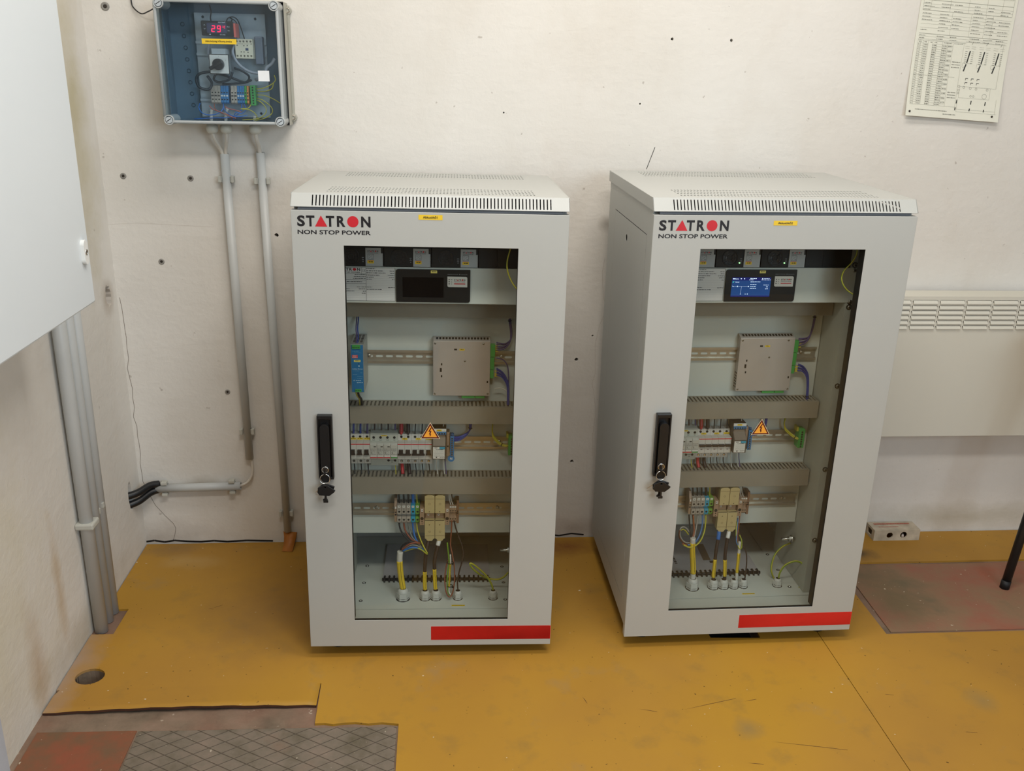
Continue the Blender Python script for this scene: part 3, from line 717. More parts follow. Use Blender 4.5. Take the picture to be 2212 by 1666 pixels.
for z in (Z0+.014, Z1-.014): part('wall_screw', MB().torus((X1+.0045, YW-.0165, z), (0, -1, 0), .0055, .0016, 16, 6), M_zinc, box)
m2 = MB(); m2.box(X0-.002, X1+.003, YB-.0025, YB, Z0-.003, Z0+.004); m2.box(X0-.002, X1+.003, YB-.0025, YB, Z1-.004, Z1+.003); m2.box(X0-.002, X0+.003, YB-.0025, YB, Z0, Z1); m2.box(X1-.003, X1+.003, YB-.0025, YB, Z0, Z1)
part('gasket', m2, M_mblack, box)
for k in range(8): pass
m2 = MB()
for k in range(8):
    m2.torus((-.335+.0015*k, YW-.0095, 1.505-.0285*k), (0, -1, 0), .0045, .0009, 14, 6)
part('knockouts', m2, mat('box_grey_shaded_dark', '3E5463', .5), base)  # moulded rings, a darker step of the painted inside shade
# lid
mb = MB()
mb.prism(rrect(X0, X1, Z0, Z1, (.012,)*4), YL, YL+.0025, 'y', 0)
lid = part('lid', mb, M_lidglass, box, label='clear plastic lid')
mb = MB(); out_ = rrect(X0, X1, Z0, Z1, (.012,)*4, 6); inn = rrect(X0+.0035, X1-.0035, Z0+.0035, Z1-.0035, (.009,)*4, 6)
mb.prism(out_, YL+.0026, YB-.0026, 'y', 0, True, holes=[inn])
part('lid_wall', mb, M_lidedge, lid)
mb = MB()
fr_ = rrect(X0+.004, X1-.004, Z0+.004, Z1-.004, (.012,)*4, 6); pts = [(a, YL+.001, b) for a, b in fr_]+[(fr_[0][0], YL+.001, fr_[0][1])]
mb.tube(pts, .0042, 8, sub=1)
part('lid_rim', mb, M_rim, lid)
for i, (x, z) in enumerate(((X0+.0165, Z0+.0065), (X1-.0095, Z0+.0075), (X0+.0165, Z1-.0135), (X1-.0115, Z1-.0115))):
    x = (X0+.0145 if i % 2 == 0 else X1-.0105); z = (Z0+.0085 if i < 2 else Z1-.0105)
    mb = MB(); mb.cyl((x, YL-.004, z), (x, YB-.003, z), .0125, 20, 0, caps=False); mb.torus((x, YL-.004, z), (0, -1, 0), .0112, .0016, 20, 6)
    part('screw_boss', mb, _M['rim_plastic'], lid)
    mb = MB(); mb.cyl((x, YL-.0055, z), (x, YL+.02, z), .0078, 18, 0); mb.line(x-.0055, z-.0035, x+.0055, z+.0035, .0016, YL-.0058, 1)
    part('lid_screw', mb, [mat('grey_nylon', 'B9C0C4', .4), M_darkgap], lid)
mb = MB(); mb.rect(-.261, -.1767, 1.4561, 1.4683, YL-.0006, 0); mb.text('Akkuhelyis\u00e9g h\u0151komp.\u00e9rt\u00e9ke', -.2525, -.1875, 1.4590, 1.4652, YL-.0009, 1, .01)
part('name_label', mb, [M_yellow, M_ink], lid, label='yellow printed label strip')
mb = MB(); mb.rect(-.1290, -.1012, 1.3704, 1.3957, YL-.0006)
part('white_sticker', mb, mat('sticker_white', 'E6E9EA', .5), lid)
mb = MB()
holes = [circle(x, z, .0035, 12) for x, z in ((-.279, 1.523), (-.147, 1.521), (-.279, 1.288), (-.147, 1.287))]
mb.prism([(-.3005, 1.277), (-.1235, 1.277), (-.1225, 1.5325), (-.3005, 1.5325)], .592, .594, 'y', 0, holes=holes)
pl = part('mounting_plate', mb, M_zincdull, box)
def din(mb, x0, x1, zc, y, mi=0, hole0=None, pitch=.025):
    hs = []
    if hole0 is not None:
        xx = hole0
        while xx < x1-.012:
            if xx > x0+.008: hs.append(rrect(xx-.009, xx+.009, zc-.0030, zc+.0030, (.003,)*4, 4))
            xx += pitch
    mb.prism([(x0, zc-.0125), (x1, zc-.0125), (x1, zc+.0125), (x0, zc+.0125)], y+.0062, y+.0074, 'y', mi, holes=hs)
    for s_ in (-1, 1):
        mb.box(x0, x1, y, y+.0074, zc+s_*.0125-(.0012 if s_ > 0 else 0), zc+s_*.0125+(.0012 if s_ < 0 else 0), mi)
        a, b = sorted((zc+s_*.0125, zc+s_*.0175)); mb.box(x0, x1, y, y+.0012, a, b, mi)
mb = MB(); din(mb, -.3005, -.122, 1.334, .585, hole0=-.289); part('din_rail', mb, M_zincdull, pl)
mb = MB(); din(mb, -.3005, -.122, 1.447, .585); part('din_rail', mb, M_zincdull, pl)
# cable glands below the box
for i, (x, lb) in enumerate(((-.2735, ''), (-.2365, ''), (-.1615, ''))):
    mb = MB(); mb.lathe((x, .572, Z0-.004), [(.0125, 0), (.0125, -.003), (.0150, -.0035), (.0155, -.013), (.0150, -.018), (.0105, -.024), (.007, -.0245)], 18, 0)
    part('cable_gland', mb, mat('gland_ivory', 'C9C8BE', .45), box)
for nm, pts, r, lb in (('l', [(-.2735, .572, 1.245), (-.2695, .574, 1.222), (-.2600, .588, 1.195), (-.2545, .598, 1.172)], .0048, 'white cable slanting from the left gland of the clear box into the left conduit'),
        ('m', [(-.2365, .572, 1.245), (-.2380, .574, 1.222), (-.2455, .588, 1.195), (-.2500, .598, 1.172)], .0048, 'white cable from the middle gland of the clear box into the left conduit'),
        ('r', [(-.1615, .572, 1.245), (-.1605, .575, 1.222), (-.1585, .590, 1.200), (-.1575, .598, 1.175)], .0052, 'white cable dropping from the right gland of the clear box into the right conduit')):
    solo('white_cable', MB().tube(pts, r, 12), M_wcable, lb, 'cable', pts[0])
# temperature display
o = thing('temperature_display', 'black panel meter showing a red 29 inside the clear box', 'display', (-.227, .53, 1.493))
mb = MB(); mb.prism(rrect(-.2667, -.1885, 1.4757, 1.5110, (.003,)*4, 4), .515, .521, 'y', 0)
part('bezel', mb, M_black, o, bevel=.001)
mb = MB(); mb.prism(rrect(-.2530, -.2040, 1.4822, 1.5058, (.002,)*4, 3), .5142, .5152, 'y', 0); part('window', mb, mat('smoke_window', '3A3A52', .2), o)
mb = MB()
def seg7(x, z, w, h, on, t=.0021, y=.5136, mi=0, sl=.10):
    S = {'a': ((0, h), (w, h)), 'b': ((w, h/2), (w, h)), 'c': ((w, 0), (w, h/2)), 'd': ((0, 0), (w, 0)), 'e': ((0, 0), (0, h/2)), 'f': ((0, h/2), (0, h)), 'g': ((0, h/2), (w, h/2))}
    for k_ in on:
        (a, b), (c, d) = S[k_]; mb.line(x+a+b*sl, z+b, x+c+d*sl, z+d, t, y, mi)
seg7(-.2412, 1.4858, .0070, .0135, 'abged'); seg7(-.2275, 1.4858, .0070, .0135, 'abcdfg')
seg7(-.2150, 1.4960, .0030, .0030, 'ad', .0006); seg7(-.2105, 1.4945, .0028, .0046, 'afed', .0007)
part('digits', mb, M_digit, o)
mb = MB(); mb.text('VOLTCRAFT', -.2245, -.2060, 1.5062, 1.5090, .5140, 0, .02); mb.text('ETC-902', -.2215, -.2085, 1.4775, 1.4800, .5140, 0, .01); mb.rect(-.2475, -.2440, 1.4782, 1.4802, .5142)
mb.line(-.2600, 1.4998, -.2580, 1.5018, .0007, .514); mb.line(-.2580, 1.5018, -.2560, 1.4998, .0007, .514); mb.line(-.2600, 1.4930, -.2580, 1.4910, .0007, .514); mb.line(-.2580, 1.4910, -.2560, 1.4930, .0007, .514)
mb.text('Rst', -.2025, -.1965, 1.4965, 1.4990, .514, 0, .01); mb.text('Set', -.2020, -.1965, 1.4875, 1.4900, .514, 0, .01)
part('print', mb, mat('pale_print', 'C9CED6', .5), o)
mb = MB(); mb.box(-.1883, -.1835, .518, .560, 1.4735, 1.5065); part('clamp', mb, mat('salmon_plastic', 'D0665A', .45), o, label='salmon-coloured side clamp')
mb = MB(); mb.box(-.2640, -.1890, .521, .583, 1.4785, 1.5080); part('housing', mb, M_black, o)
# rotary switch
o = thing('rotary_switch', 'white square plate with a black rotary knob inside the clear box', 'switch', (-.23, .53, 1.409))
mb = MB(); mb.box(-.2540, -.2055, .5165, .5195, 1.3852, 1.4328); part('frame', mb, M_mblack, o)
mb = MB(); mb.box(-.2523, -.2066, .5150, .5167, 1.3868, 1.4312, 0); mb.line(-.2300, 1.4270, -.2300, 1.4285, .0006, .5148, 1); mb.line(-.2128, 1.4178, -.2128, 1.4193, .0006, .5148, 1); part('face_plate', mb, [M_white, M_ink], o)
mb = MB(); mb.cyl((-.2300, .500, 1.4085), (-.2300, .5151, 1.4085), .0138, 24)
a = math.radians(208); u = Vector((math.cos(a), 0, math.sin(a))); w = Vector((-u.z, 0, u.x)); c = Vector((-.2300, .4985, 1.4085))
vs = [c-u*.012+w*.0035, c-u*.012-w*.0035, c+u*.0235-w*.0045, c+u*.0235+w*.0045]
mb.add([tuple(v) for v in vs]+[tuple(v+Vector((0, .012, 0))) for v in vs], [(0, 1, 2, 3), (7, 6, 5, 4), (0, 4, 5, 1), (1, 5, 6, 2), (2, 6, 7, 3), (3, 7, 4, 0)])
part('knob', mb, M_black, o, bevel=.0012)
mb = MB(); mb.box(-.247, -.213, .5195, .580, 1.392, 1.446); part('contact_stack', mb, mat('pale_block', 'B8BFC2', .5), o)
# contactor
o = thing('contactor', 'cream contactor with two rows of round screws inside the clear box', 'contactor', (-.17, .56, 1.447))
mb = MB(); hs = [circle(-.1875+.0086*i, z, .0024, 12) for i in range(5) for z in (1.4647, 1.4300)]
mb.prism([(-.1918, 1.4240), (-.1478, 1.4240), (-.1478, 1.4705), (-.1918, 1.4705)], .540, .546, 'y', 0, holes=hs); mb.box(-.1918, -.1478, .546, .584, 1.4240, 1.4705, 0)
part('housing', mb, mat('cream_plastic', 'CFC7B0', .5), o, bevel=.0006)
for i in range(5):
    for z in (1.4647, 1.4300): part('terminal_screw', MB().cyl((-.1875+.0086*i, .5425, z), (-.1875+.0086*i, .5455, z), .0021, 10), mat('screw_tan', '8D8574', .4, .5), o)
mb = MB(); mb.rect(-.1665, -.1590, 1.4430, 1.4490, .5397, 1)
for x, z in ((-.188, 1.4545), (-.1715, 1.4535), (-.163, 1.4540), (-.153, 1.4580), (-.179, 1.4385), (-.172, 1.4385), (-.162, 1.4380)): mb.rect(x, x+.003, z, z+.0022, .5397, 0)
mb.scribble(-.185, -.156, 1.4590, .0008, .5397, 0, 3)
part('print', mb, [mat('dark_print', '4A443A', .6), mat('navy_window', '33415E', .4)], o)
mb = MB(); mb.box(-.1475, -.1270, .562, .590, 1.410, 1.478); part('side_block', mb, mat('smoke_grey', '6C7480', .5), o, bevel=.003)
# terminals on the lower rail
tg = 'terminal blocks inside the clear box'
def small_term(x0, x1, m, lb, z0=1.311, z1=1.3565, white=False):
    o = thing('terminal_block', lb, 'terminal', ((x0+x1)/2, .575, 1.334), group=tg)
    xm = (x0+x1)/2; mb = MB()
    mb.prism([(.585, z0+.004), (.560, z0), (.555, z0+.004), (.555, z1-.014), (.560, z1-.010), (.560, z1), (.585, z1)], x0+.0003, x1-.0003, 'x')
    part('body', mb, m, o, bevel=.0004)
    mb = MB(); mb.cyl((xm, .5545, z1-.0170), (xm, .556, z1-.0170), .0019, 10); mb.cyl((xm, .5545, z0+.0115), (xm, .556, z0+.0115), .0019, 10)
    part('screw_hole', mb, M_darkgap, o)
    mb = MB(); mb.rect(x0+.001, x1-.001, 1.3300, 1.3335, .5546); part('marker', mb, M_white if white else mat('dark_marker', '3B3632', .5), o)
xx = -.2655
for i in range(3): small_term(xx, xx+.0081, M_tgrey, 'grey-brown terminal in the left group inside the clear box, %s of three' % ['leftmost', 'middle', 'rightmost'][i]); xx += .0081
for i in range(3): small_term(xx, xx+.0068, M_blue, 'blue terminal in the left group inside the clear box, %s of three' % ['leftmost', 'middle', 'rightmost'][i], white=True); xx += .0068
xx = -.2150
for i in range(2): small_term(xx, xx+.0080, M_tgrey, 'grey-brown terminal in the right group inside the clear box, %s of two' % ['left', 'right'][i]); xx += .0080
for i in range(3): small_term(xx, xx+.0062, M_blue, 'blue terminal in the right group inside the clear box, %s of three' % ['leftmost', 'middle', 'rightmost'][i], white=True); xx += .0062
small_term(xx, xx+.0060, M_green, 'green and yellow terminal between blue terminals and orange one in the clear box'); xx += .006
small_term(xx, xx+.0055, mat('orange_plastic', 'D98A4A', .5), 'orange terminal beside the green screw bar inside the clear box'); xx += .0055
o = thing('earth_bar', 'green earth bar with a column of round screw holes inside the clear box', 'terminal', (-.158, .575, 1.334))
part('bar', MB().box(-.1645, -.1510, .552, .585, 1.3085, 1.3590), M_green, o, bevel=.001)
mb = MB()
for i in range(7): mb.cyl((-.1578, .5515, 1.3145+i*.0065), (-.1578, .553, 1.3145+i*.0065), .0022, 10)
part('screw_holes', mb, M_darkgap, o)
# wires inside the clear box
wg = 'loose wires inside the clear box'
WI = [('black_wire', M_blk, .0016, [(-.247, .54, 1.511), (-.250, .55, 1.52), (-.252, .57, 1.535), (-.257, .58, 1.552)], 'black wire rising from the display to the top of the clear box'),
 ('black_wire', M_blk, .0014, [(-.212, .55, 1.508), (-.207, .55, 1.519), (-.196, .555, 1.523), (-.186, .56, 1.517), (-.180, .565, 1.500), (-.176, .57, 1.482), (-.174, .575, 1.472)], 'black wire arching over from the display to the contactor, outer loop'),
 ('black_wire', M_blk, .0014, [(-.200, .55, 1.508), (-.197, .55, 1.518), (-.204, .555, 1.521), (-.190, .56, 1.512), (-.186, .565, 1.49), (-.186, .57, 1.474)], 'black wire arching over from the display to the contactor, inner loop'),
 ('grey_cable', mat('translucent_grey', '8E939C', .5), .0035, [(-.190, .55, 1.462), (-.200, .545, 1.44), (-.190, .54, 1.415), (-.170, .535, 1.398), (-.150, .53, 1.390), (-.128, .53, 1.388)], 'grey cable curving from the contactor down to the white sticker in the clear box'),
 ('grey_cable', _M['translucent_grey'], .0035, [(-.258, .55, 1.46), (-.262, .55, 1.43), (-.255, .555, 1.405), (-.250, .56, 1.38)], 'grey cable behind the left edge of the rotary switch'),
 ('black_cable', mat('slate_cable', '1E2C36', .5), .0035, [(-.225, .55, 1.383), (-.250, .55, 1.390), (-.285, .55, 1.386), (-.298, .55, 1.372), (-.292, .55, 1.352), (-.270, .555, 1.347), (-.262, .56, 1.362), (-.272, .56, 1.380)], 'dark coiled cable at the left below the rotary switch'),
 ('black_cable', _M['slate_cable'], .003, [(-.205, .55, 1.39), (-.215, .55, 1.372), (-.240, .55, 1.365), (-.255, .555, 1.372), (-.245, .56, 1.385), (-.215, .56, 1.378), (-.180, .56, 1.366), (-.160, .56, 1.372)], 'dark coiled cable below the middle of the rotary switch'),
 ('black_cable', _M['slate_cable'], .0028, [(-.200, .55, 1.40), (-.180, .55, 1.393), (-.165, .555, 1.380), (-.175, .56, 1.366), (-.205, .56, 1.362), (-.235, .56, 1.360)], 'dark coiled cable right of the rotary switch above the terminals'),
 ('blue_wire', M_cblue, .0013, [(-.237, .56, 1.312), (-.236, .56, 1.298), (-.222, .555, 1.285), (-.2, .55, 1.280), (-.175, .55, 1.284)], 'blue wire under the left blue terminals in the clear box'),
 ('blue_wire', M_cblue, .0013, [(-.190, .56, 1.312), (-.192, .56, 1.296), (-.205, .555, 1.283), (-.232, .55, 1.277), (-.262, .55, 1.276), (-.315, .56, 1.272)], 'blue wire running left along the bottom of the clear box'),
 ('blue_wire', M_cblue, .0013, [(-.183, .56, 1.312), (-.180, .56, 1.298), (-.190, .55, 1.288), (-.205, .55, 1.290), (-.215, .56, 1.27)], 'blue wire twisting below the right blue terminals'),
 ('blue_wire', M_cblue, .0013, [(-.296, .56, 1.312), (-.300, .56, 1.300), (-.290, .55, 1.288), (-.270, .55, 1.283), (-.245, .55, 1.29), (-.235, .56, 1.305)], 'blue wire curving at the left below the rail in the clear box'),
 ('red_wire', mat('pink_insulation', 'A85A52', .5), .0013, [(-.272, .555, 1.306), (-.262, .55, 1.298), (-.240, .548, 1.290), (-.220, .55, 1.281), (-.205, .55, 1.276)], 'dull red wire crossing the bottom left of the clear box'),
 ('red_wire', _M['pink_insulation'], .0013, [(-.232, .555, 1.305), (-.222, .55, 1.300), (-.205, .548, 1.297), (-.190, .55, 1.292)], 'dull red wire below the middle terminals of the clear box'),
 ('brown_wire', M_brown, .0012, [(-.260, .56, 1.312), (-.258, .555, 1.300), (-.245, .55, 1.290), (-.222, .55, 1.283), (-.215, .56, 1.268)], 'brown wire below the left grey terminals of the clear box'),
 ('yellow_wire', M_gyy, .0012, [(-.165, .56, 1.312), (-.172, .55, 1.302), (-.190, .548, 1.300), (-.168, .546, 1.298), (-.154, .548, 1.288), (-.150, .56, 1.272)], 'yellow-green wire arching near the bottom middle of the clear box'),
 ('yellow_wire', M_gyy, .0012, [(-.150, .56, 1.350), (-.132, .55, 1.352), (-.112, .55, 1.360), (-.098, .55, 1.372), (-.100, .55, 1.385)], 'yellow-green wire looping up at the right of the earth bar'),
 ('yellow_wire', M_gyy, .0012, [(-.150, .56, 1.344), (-.125, .55, 1.345), (-.108, .55, 1.352), (-.103, .55, 1.366)], 'yellow-green wire, lower of the two looping up right of the earth bar'),
 ('yellow_wire', M_gyy, .0012, [(-.150, .56, 1.335), (-.128, .555, 1.334), (-.105, .555, 1.325), (-.090, .56, 1.315)], 'yellow-green wire slanting to the lower right from the earth bar'),
 ('yellow_wire', M_gyy, .0012, [(-.150, .56, 1.327), (-.132, .55, 1.322), (-.112, .55, 1.305), (-.112, .55, 1.290), (-.130, .55, 1.278), (-.160, .56, 1.270)], 'yellow-green wire in a wide arc at the right below the earth bar'),
 ('yellow_wire', M_gyy, .0012, [(-.150, .56, 1.322), (-.136, .55, 1.316), (-.126, .55, 1.302), (-.130, .55, 1.288), (-.150, .55, 1.276), (-.190, .555, 1.272)], 'yellow-green wire in a narrow arc below the earth bar'),
 ('white_cable', M_wcable, .0042, [(-.2735, .572, 1.262), (-.2725, .570, 1.280), (-.270, .568, 1.296)], 'stub of white cable coming up inside the clear box at the left'),
 ('white_cable', M_wcable, .0042, [(-.2365, .572, 1.262), (-.234, .568, 1.285), (-.228, .566, 1.300)], 'stub of white cable coming up inside the clear box in the middle'),
 ('white_cable', M_wcable, .0042, [(-.1615, .572, 1.262), (-.161, .570, 1.272), (-.160, .568, 1.281)], 'stub of white cable coming up inside the clear box at the right'),
 ('grey_cable', _M['translucent_grey'], .0045, [(-.098, .56, 1.425), (-.106, .555, 1.412), (-.118, .55, 1.402), (-.125, .55, 1.385), (-.150, .56, 1.372)], 'grey sleeved cable above the white sticker in the clear box')]
for nm, m, r, pts, lb in WI: solo(nm, MB().tube(pts, r, 8), m, lb, 'wire', pts[0], group=None)

# ------------------------------------------------------------ the two rack cabinets
M_gasket = mat('door_gasket', '1C1814', .7)
def rack_frame(x, y, yaw, a, b):
    return Matrix.Translation((x, y, .035)) @ Matrix.Rotation(yaw, 4, 'Z') @ Matrix.Rotation(-a, 4, 'Y') @ Matrix.Rotation(b, 4, 'X')
F1 = rack_frame(0, 0, -.014381, -.0071584, -.0134509)
F2 = rack_frame(.794164, .008168, .0110696, .0017815, .0115384)
W, H, D = .600, 1.0821, .5328
LZ0, LZ1 = 1.0899, 1.1172
def holed_grid(mb, xs, ys, z, x0, x1, y0, y1, r, mi=0):
    """flat lid top with rows of round holes: fields = list of (columns, rows)"""
    pass
def duct(mb, x0, x1, z0, z1, yf=.180, yb=.2335, pitch=.0102, slots=True):
    """slotted cable duct: plain front cover, comb of fingers on the top and bottom"""
    mb.box(x0, x1, yf, yf+.0015, z0, z1, 0)
    mb.box(x0, x1, yf+.0015, yf+.008, z1-.0012, z1, 0); mb.box(x0, x1, yf+.0015, yf+.008, z0, z0+.0012, 0)
    mb.box(x0, x1, yb-.0015, yb, z0+.001, z1-.001, 0)
    x = x0
    while x < x1-.001:
        w = min(.0058, x1-x)
        mb.box(x, x+w, yf+.008, yb-.004, z1-.0026, z1-.0014, 0); mb.box(x, x+w, yf+.008, yb-.004, z0+.0014, z0+.0026, 0); x += pitch
    mb.box(x0, x1, yb-.004, yb-.0015, z1-.0026, z1-.0014, 0)
    mb.box(x0, x1, yf+.006, yb-.002, (z0+z1)/2-.002, (z0+z1)/2, 1)
    return mb
def rack(F, side, num):
    lbl = {'left': 'left of the two grey cabinets, standing square to the wall, its glass door labelled 1', 'right': 'right of the two grey cabinets, with a lit blue screen behind its glass door'}[side]
    root = thing('rack_cabinet', lbl, 'cabinet', (W/2, D/2, 0), F)
    # body
    mb = MB(); xa = .0035
    for s_ in (0, 1):
        def X(a, b): return (a, b) if s_ == 0 else (W-b, W-a)
        mb.box(*X(xa, xa+.0015), .0215, .0700, .018, 1.0875, 0); mb.box(*X(xa, xa+.0015), .4470, D-.002, .018, 1.0875, 0)
        mb.box(*X(xa, xa+.0015), .0700, .4470, 1.0270, 1.0875, 0); mb.box(*X(xa, xa+.0015), .0700, .4470, .018, .0715, 0)
        mb.box(*X(xa+.0015, .030), .0215, .0230, .018, 1.0875, 0)
        mb.box(*X(xa+.0045, xa+.0055), .0650, .4520, .06, 1.035, 1)
    mb.box(.004, W-.004, D-.004, D-.002, .018, 1.0875, 0)
    mb.box(.006, W-.006, .030, D-.004, .010, .012, 0)
    mb.box(.006, W-.006, .0215, .030, .004, .030, 0)
    mb.box(.006, W-.006, .0215, .060, 1.055, 1.0875, 0); mb.box(.006, W-.006, .060, D-.004, 1.0855, 1.0875, 0)
    part('body', mb, [M_grey, M_darkgap], root)
    for s_ in (0, 1):
        mb = MB(); xx = (0.0032, .0042) if s_ == 0 else (W-.0042, W-.0032)
        hs = [circle(.286, .9798, .0085, 20)]
        mb.prism([(.0722, .0738), (.4448, .0738), (.4448, 1.0250), (.0722, 1.0250)], xx[0], xx[1], 'x', 0, holes=hs)
        sp = part('side_panel', mb, M_grey, root)
        mb = MB(); c = (xx[0]+.0025 if s_ == 0 else xx[1]-.0025); mb.cyl((c, .286, .9798), (c+(.003 if s_ == 0 else -.003), .286, .9798), .0083, 20)
        part('side_lock', mb, M_black, sp)
    # feet
    for x, y in ((.060, .066), (.540, .066), (.055, .49), (.545, .49)):
        wz = F @ Vector((x, y, 0)); hgt = wz.z
        mb = MB(); mb.lathe((x, y, -hgt), [(.020, 0.0004), (.022, .004), (.020, .011), (.010, .014), (.006, .016), (.006, hgt+.011)], 18)
        part('levelling_foot', mb, M_mblack, root)
    # lid with sloped slotted front and two fields of round holes
    mb = MB(); e0 = -.001; ys, yt = .0015, .0200
    def fp(x, t, dep=0.0):   # point on the sloped front, t 0..1 from bottom to top
        n = Vector((0, -(LZ1-LZ0), (yt-ys))).normalized()
        return Vector((x, ys+(yt-ys)*t, LZ0+(LZ1-LZ0)*t))-n*dep
    ns = 68; x0s, p = .0455, .5137/67; wS = .0026; tb, tt = .09, .86
    for dep in (0.0, .0015):
        for a, b, ta, tb_ in ((e0, W-e0, 0, tb), (e0, W-e0, tt, 1), (e0, x0s-wS/2, tb, tt), (x0s+p*(ns-1)+wS/2, W-e0, tb, tt)):
            mb.add([fp(a, ta, dep), fp(b, ta, dep), fp(b, tb_, dep), fp(a, tb_, dep)], [(0, 1, 2, 3)])
        for i in range(ns-1):
            a, b = x0s+p*i+wS/2, x0s+p*(i+1)-wS/2
            mb.add([fp(a, tb, dep), fp(b, tb, dep), fp(b, tt, dep), fp(a, tt, dep)], [(0, 1, 2, 3)])
    for i in range(ns):
        a, b = x0s+p*i-wS/2, x0s+p*i+wS/2
        for q in ((a, a), (b, b)): mb.add([fp(q[0], tb, 0), fp(q[0], tt, 0), fp(q[0], tt, .0015), fp(q[0], tb, .0015)], [(0, 1, 2, 3)])
        mb.add([fp(a, tb, 0), fp(b, tb, 0), fp(b, tb, .0015), fp(a, tb, .0015)], [(0, 1, 2, 3)]); mb.add([fp(a, tt, 0), fp(b, tt, 0), fp(b, tt, .0015), fp(a, tt, .0015)], [(0, 1, 2, 3)])
    # top plate: strips around two hole fields
    cx0, pc, nc = .0718, .00770, 60; fx0, fx1 = cx0-pc/2, cx0+pc*(nc-.5)
    fields = [(.0490, .0308), (.4380, .0205)]
    fields = [(.0500, .0258, 4), (.4330, .0230, 4)]
    pr_ = .0245
    rows = [(.0560, .0290), (.4200, .0270)]
    def topq(a, b, c, d): mb.add([(a, c, LZ1), (b, c, LZ1), (b, d, LZ1), (a, d, LZ1)], [(0, 1, 2, 3)]); mb.add([(a, c, LZ1-.0015), (b, c, LZ1-.0015), (b, d, LZ1-.0015), (a, d, LZ1-.0015)], [(0, 1, 2, 3)])
    ya = .0200
    for fy0, py in rows:
        topq(0, W, ya, fy0-py/2); ya = fy0+py*3.5
        topq(0, fx0, fy0-py/2, ya); topq(fx1, W, fy0-py/2, ya)
        for r_ in range(4):
            for c_ in range(nc):
                hx, hy = cx0+pc*c_, fy0+py*r_
                a0, a1, b0, b1 = hx-pc/2, hx+pc/2, hy-py/2, hy+py/2; rx, ry = .00195, .0062
                o_ = [(a0, b0), (hx, b0), (a1, b0), (a1, hy), (a1, b1), (hx, b1), (a0, b1), (a0, hy)]
                i_ = [(hx+rx*math.cos(math.radians(225+45*k_))*1.15, hy+ry*math.sin(math.radians(225+45*k_))*1.15) for k_ in range(8)]
                mb.add([(q[0], q[1], LZ1) for q in o_+i_]+[(q[0], q[1], LZ1-.0015) for q in i_], [(k_, (k_+1) % 8, 8+(k_+1) % 8, 8+k_) for k_ in range(8)]+[(8+k_, 8+(k_+1) % 8, 16+(k_+1) % 8, 16+k_) for k_ in range(8)])
    topq(0, W, ya, D)
    for x_ in (-.001, W+.001):
        s_ = 1 if x_ < 0 else -1
        mb.prism([(ys, LZ0), (yt, LZ1), (D, LZ1), (D, LZ0)], *sorted((x_, x_+s_*.0015)), 'x')
    mb.box(0, W, D-.0015, D, LZ0, LZ1); mb.add([(0, ys, LZ0), (W, ys, LZ0), (W, ys+.012, LZ0), (0, ys+.012, LZ0)], [(0, 1, 2, 3)])
    part('top_cover', mb, M_grey, root)
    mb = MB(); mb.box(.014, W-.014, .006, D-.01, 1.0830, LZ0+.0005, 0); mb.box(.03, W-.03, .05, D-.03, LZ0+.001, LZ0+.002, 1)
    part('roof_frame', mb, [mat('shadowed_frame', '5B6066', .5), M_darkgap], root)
    # door
    wx0, wx1, wz0, wz1 = .1103, .4905, .0738, 1.0074
    mb = MB(); mb.prism([(0, 0), (W, 0), (W, H), (0, H)], 0, .0012, 'y', 0, holes=[[(wx0, wz0), (wx1, wz0), (wx1, wz1), (wx0, wz1)]])
    mb.box(0, .0012, .0012, .0200, 0, H); mb.box(W-.0012, W, .0012, .0200, 0, H); mb.box(.0012, W-.0012, .0012, .0200, 0, .0012); mb.box(.0012, W-.0012, .0012, .0200, H-.0012, H)
    mb.box(.0012, .012, .0188, .0200, .0012, H-.0012); mb.box(W-.012, W-.0012, .0188, .0200, .0012, H-.0012)
    mb.box(.012, W-.012, .0188, .0200, .0012, .012); mb.box(.012, W-.012, .0188, .0200, H-.012, H-.0012)
    door = part('door', mb, M_grey, root, bevel=.0005)
    mb = MB().box(wx0-.012, wx1+.012, .0018, .0050, wz0-.012, wz1+.012); part('glass_pane', mb, M_glass, door, label='tinted glass pane')
    mb = MB(); g = .004
    for a, b, c, d in ((wx1+.0005, wx1+.004, wz0-.004, wz1+.004), (wx0-.004, wx0-.0005, wz0-.004, wz1+.004)): mb.box(a, b, .0055, .030, c, d)
    mb.box(wx0-.004, wx1+.004, .0055, .014, wz1+.0005, wz1+.004); mb.box(wx0-.004, wx1+.004, .0055, .010, wz0-.004, wz0-.0005)
    part('glass_seal', mb, M_gasket, door)
    mb = MB(); mb.rect(.2990, W-.0008, .0160, .0546, -.0004); mb.box(.2990, W, -.0004, -.0001, .0160, .0546); part('red_stripe', mb, M_redstripe, door)
    mb = MB(); logo(mb, .0128, .1692, 1.0712, 1.0478, -.0003, tag=(1.0312, 1.0405)); part('logo', mb, [M_ink, M_red], door)
    mb = MB()
    if num == 1: tz0, tz1, tx0, tx1 = 1.0665, 1.0775, .2722, .3240
    else: tz0, tz1, tx0, tx1 = 1.0608, 1.0714, .2702, .3242
    mb.rect(tx0, tx1, tz0, tz1, -.0004, 0); mb.text('Akkut\u00f6lt\u0151%d' % num, tx0+.0095, tx1-.0105, tz0+.0030, tz1-.0026, -.0007, 1, .022)
    part('name_label', mb, [M_yellow, M_ink], door)
    mb = MB(); tri = [(.2745, .5586), (.3202, .5586), (.29735, .5992)]
    cx, cz = .29735, .5722
    def T(k, y, mi):
        q = [(cx+(a-cx)*k, cz+(b-cz)*k) for a, b in tri]; mb.add([(a, y, b) for a, b in q], [(0, 1, 2)], mi)
    T(1.0, .0010, 2); T(.93, .0007, 1); T(.70, .0004, 0)
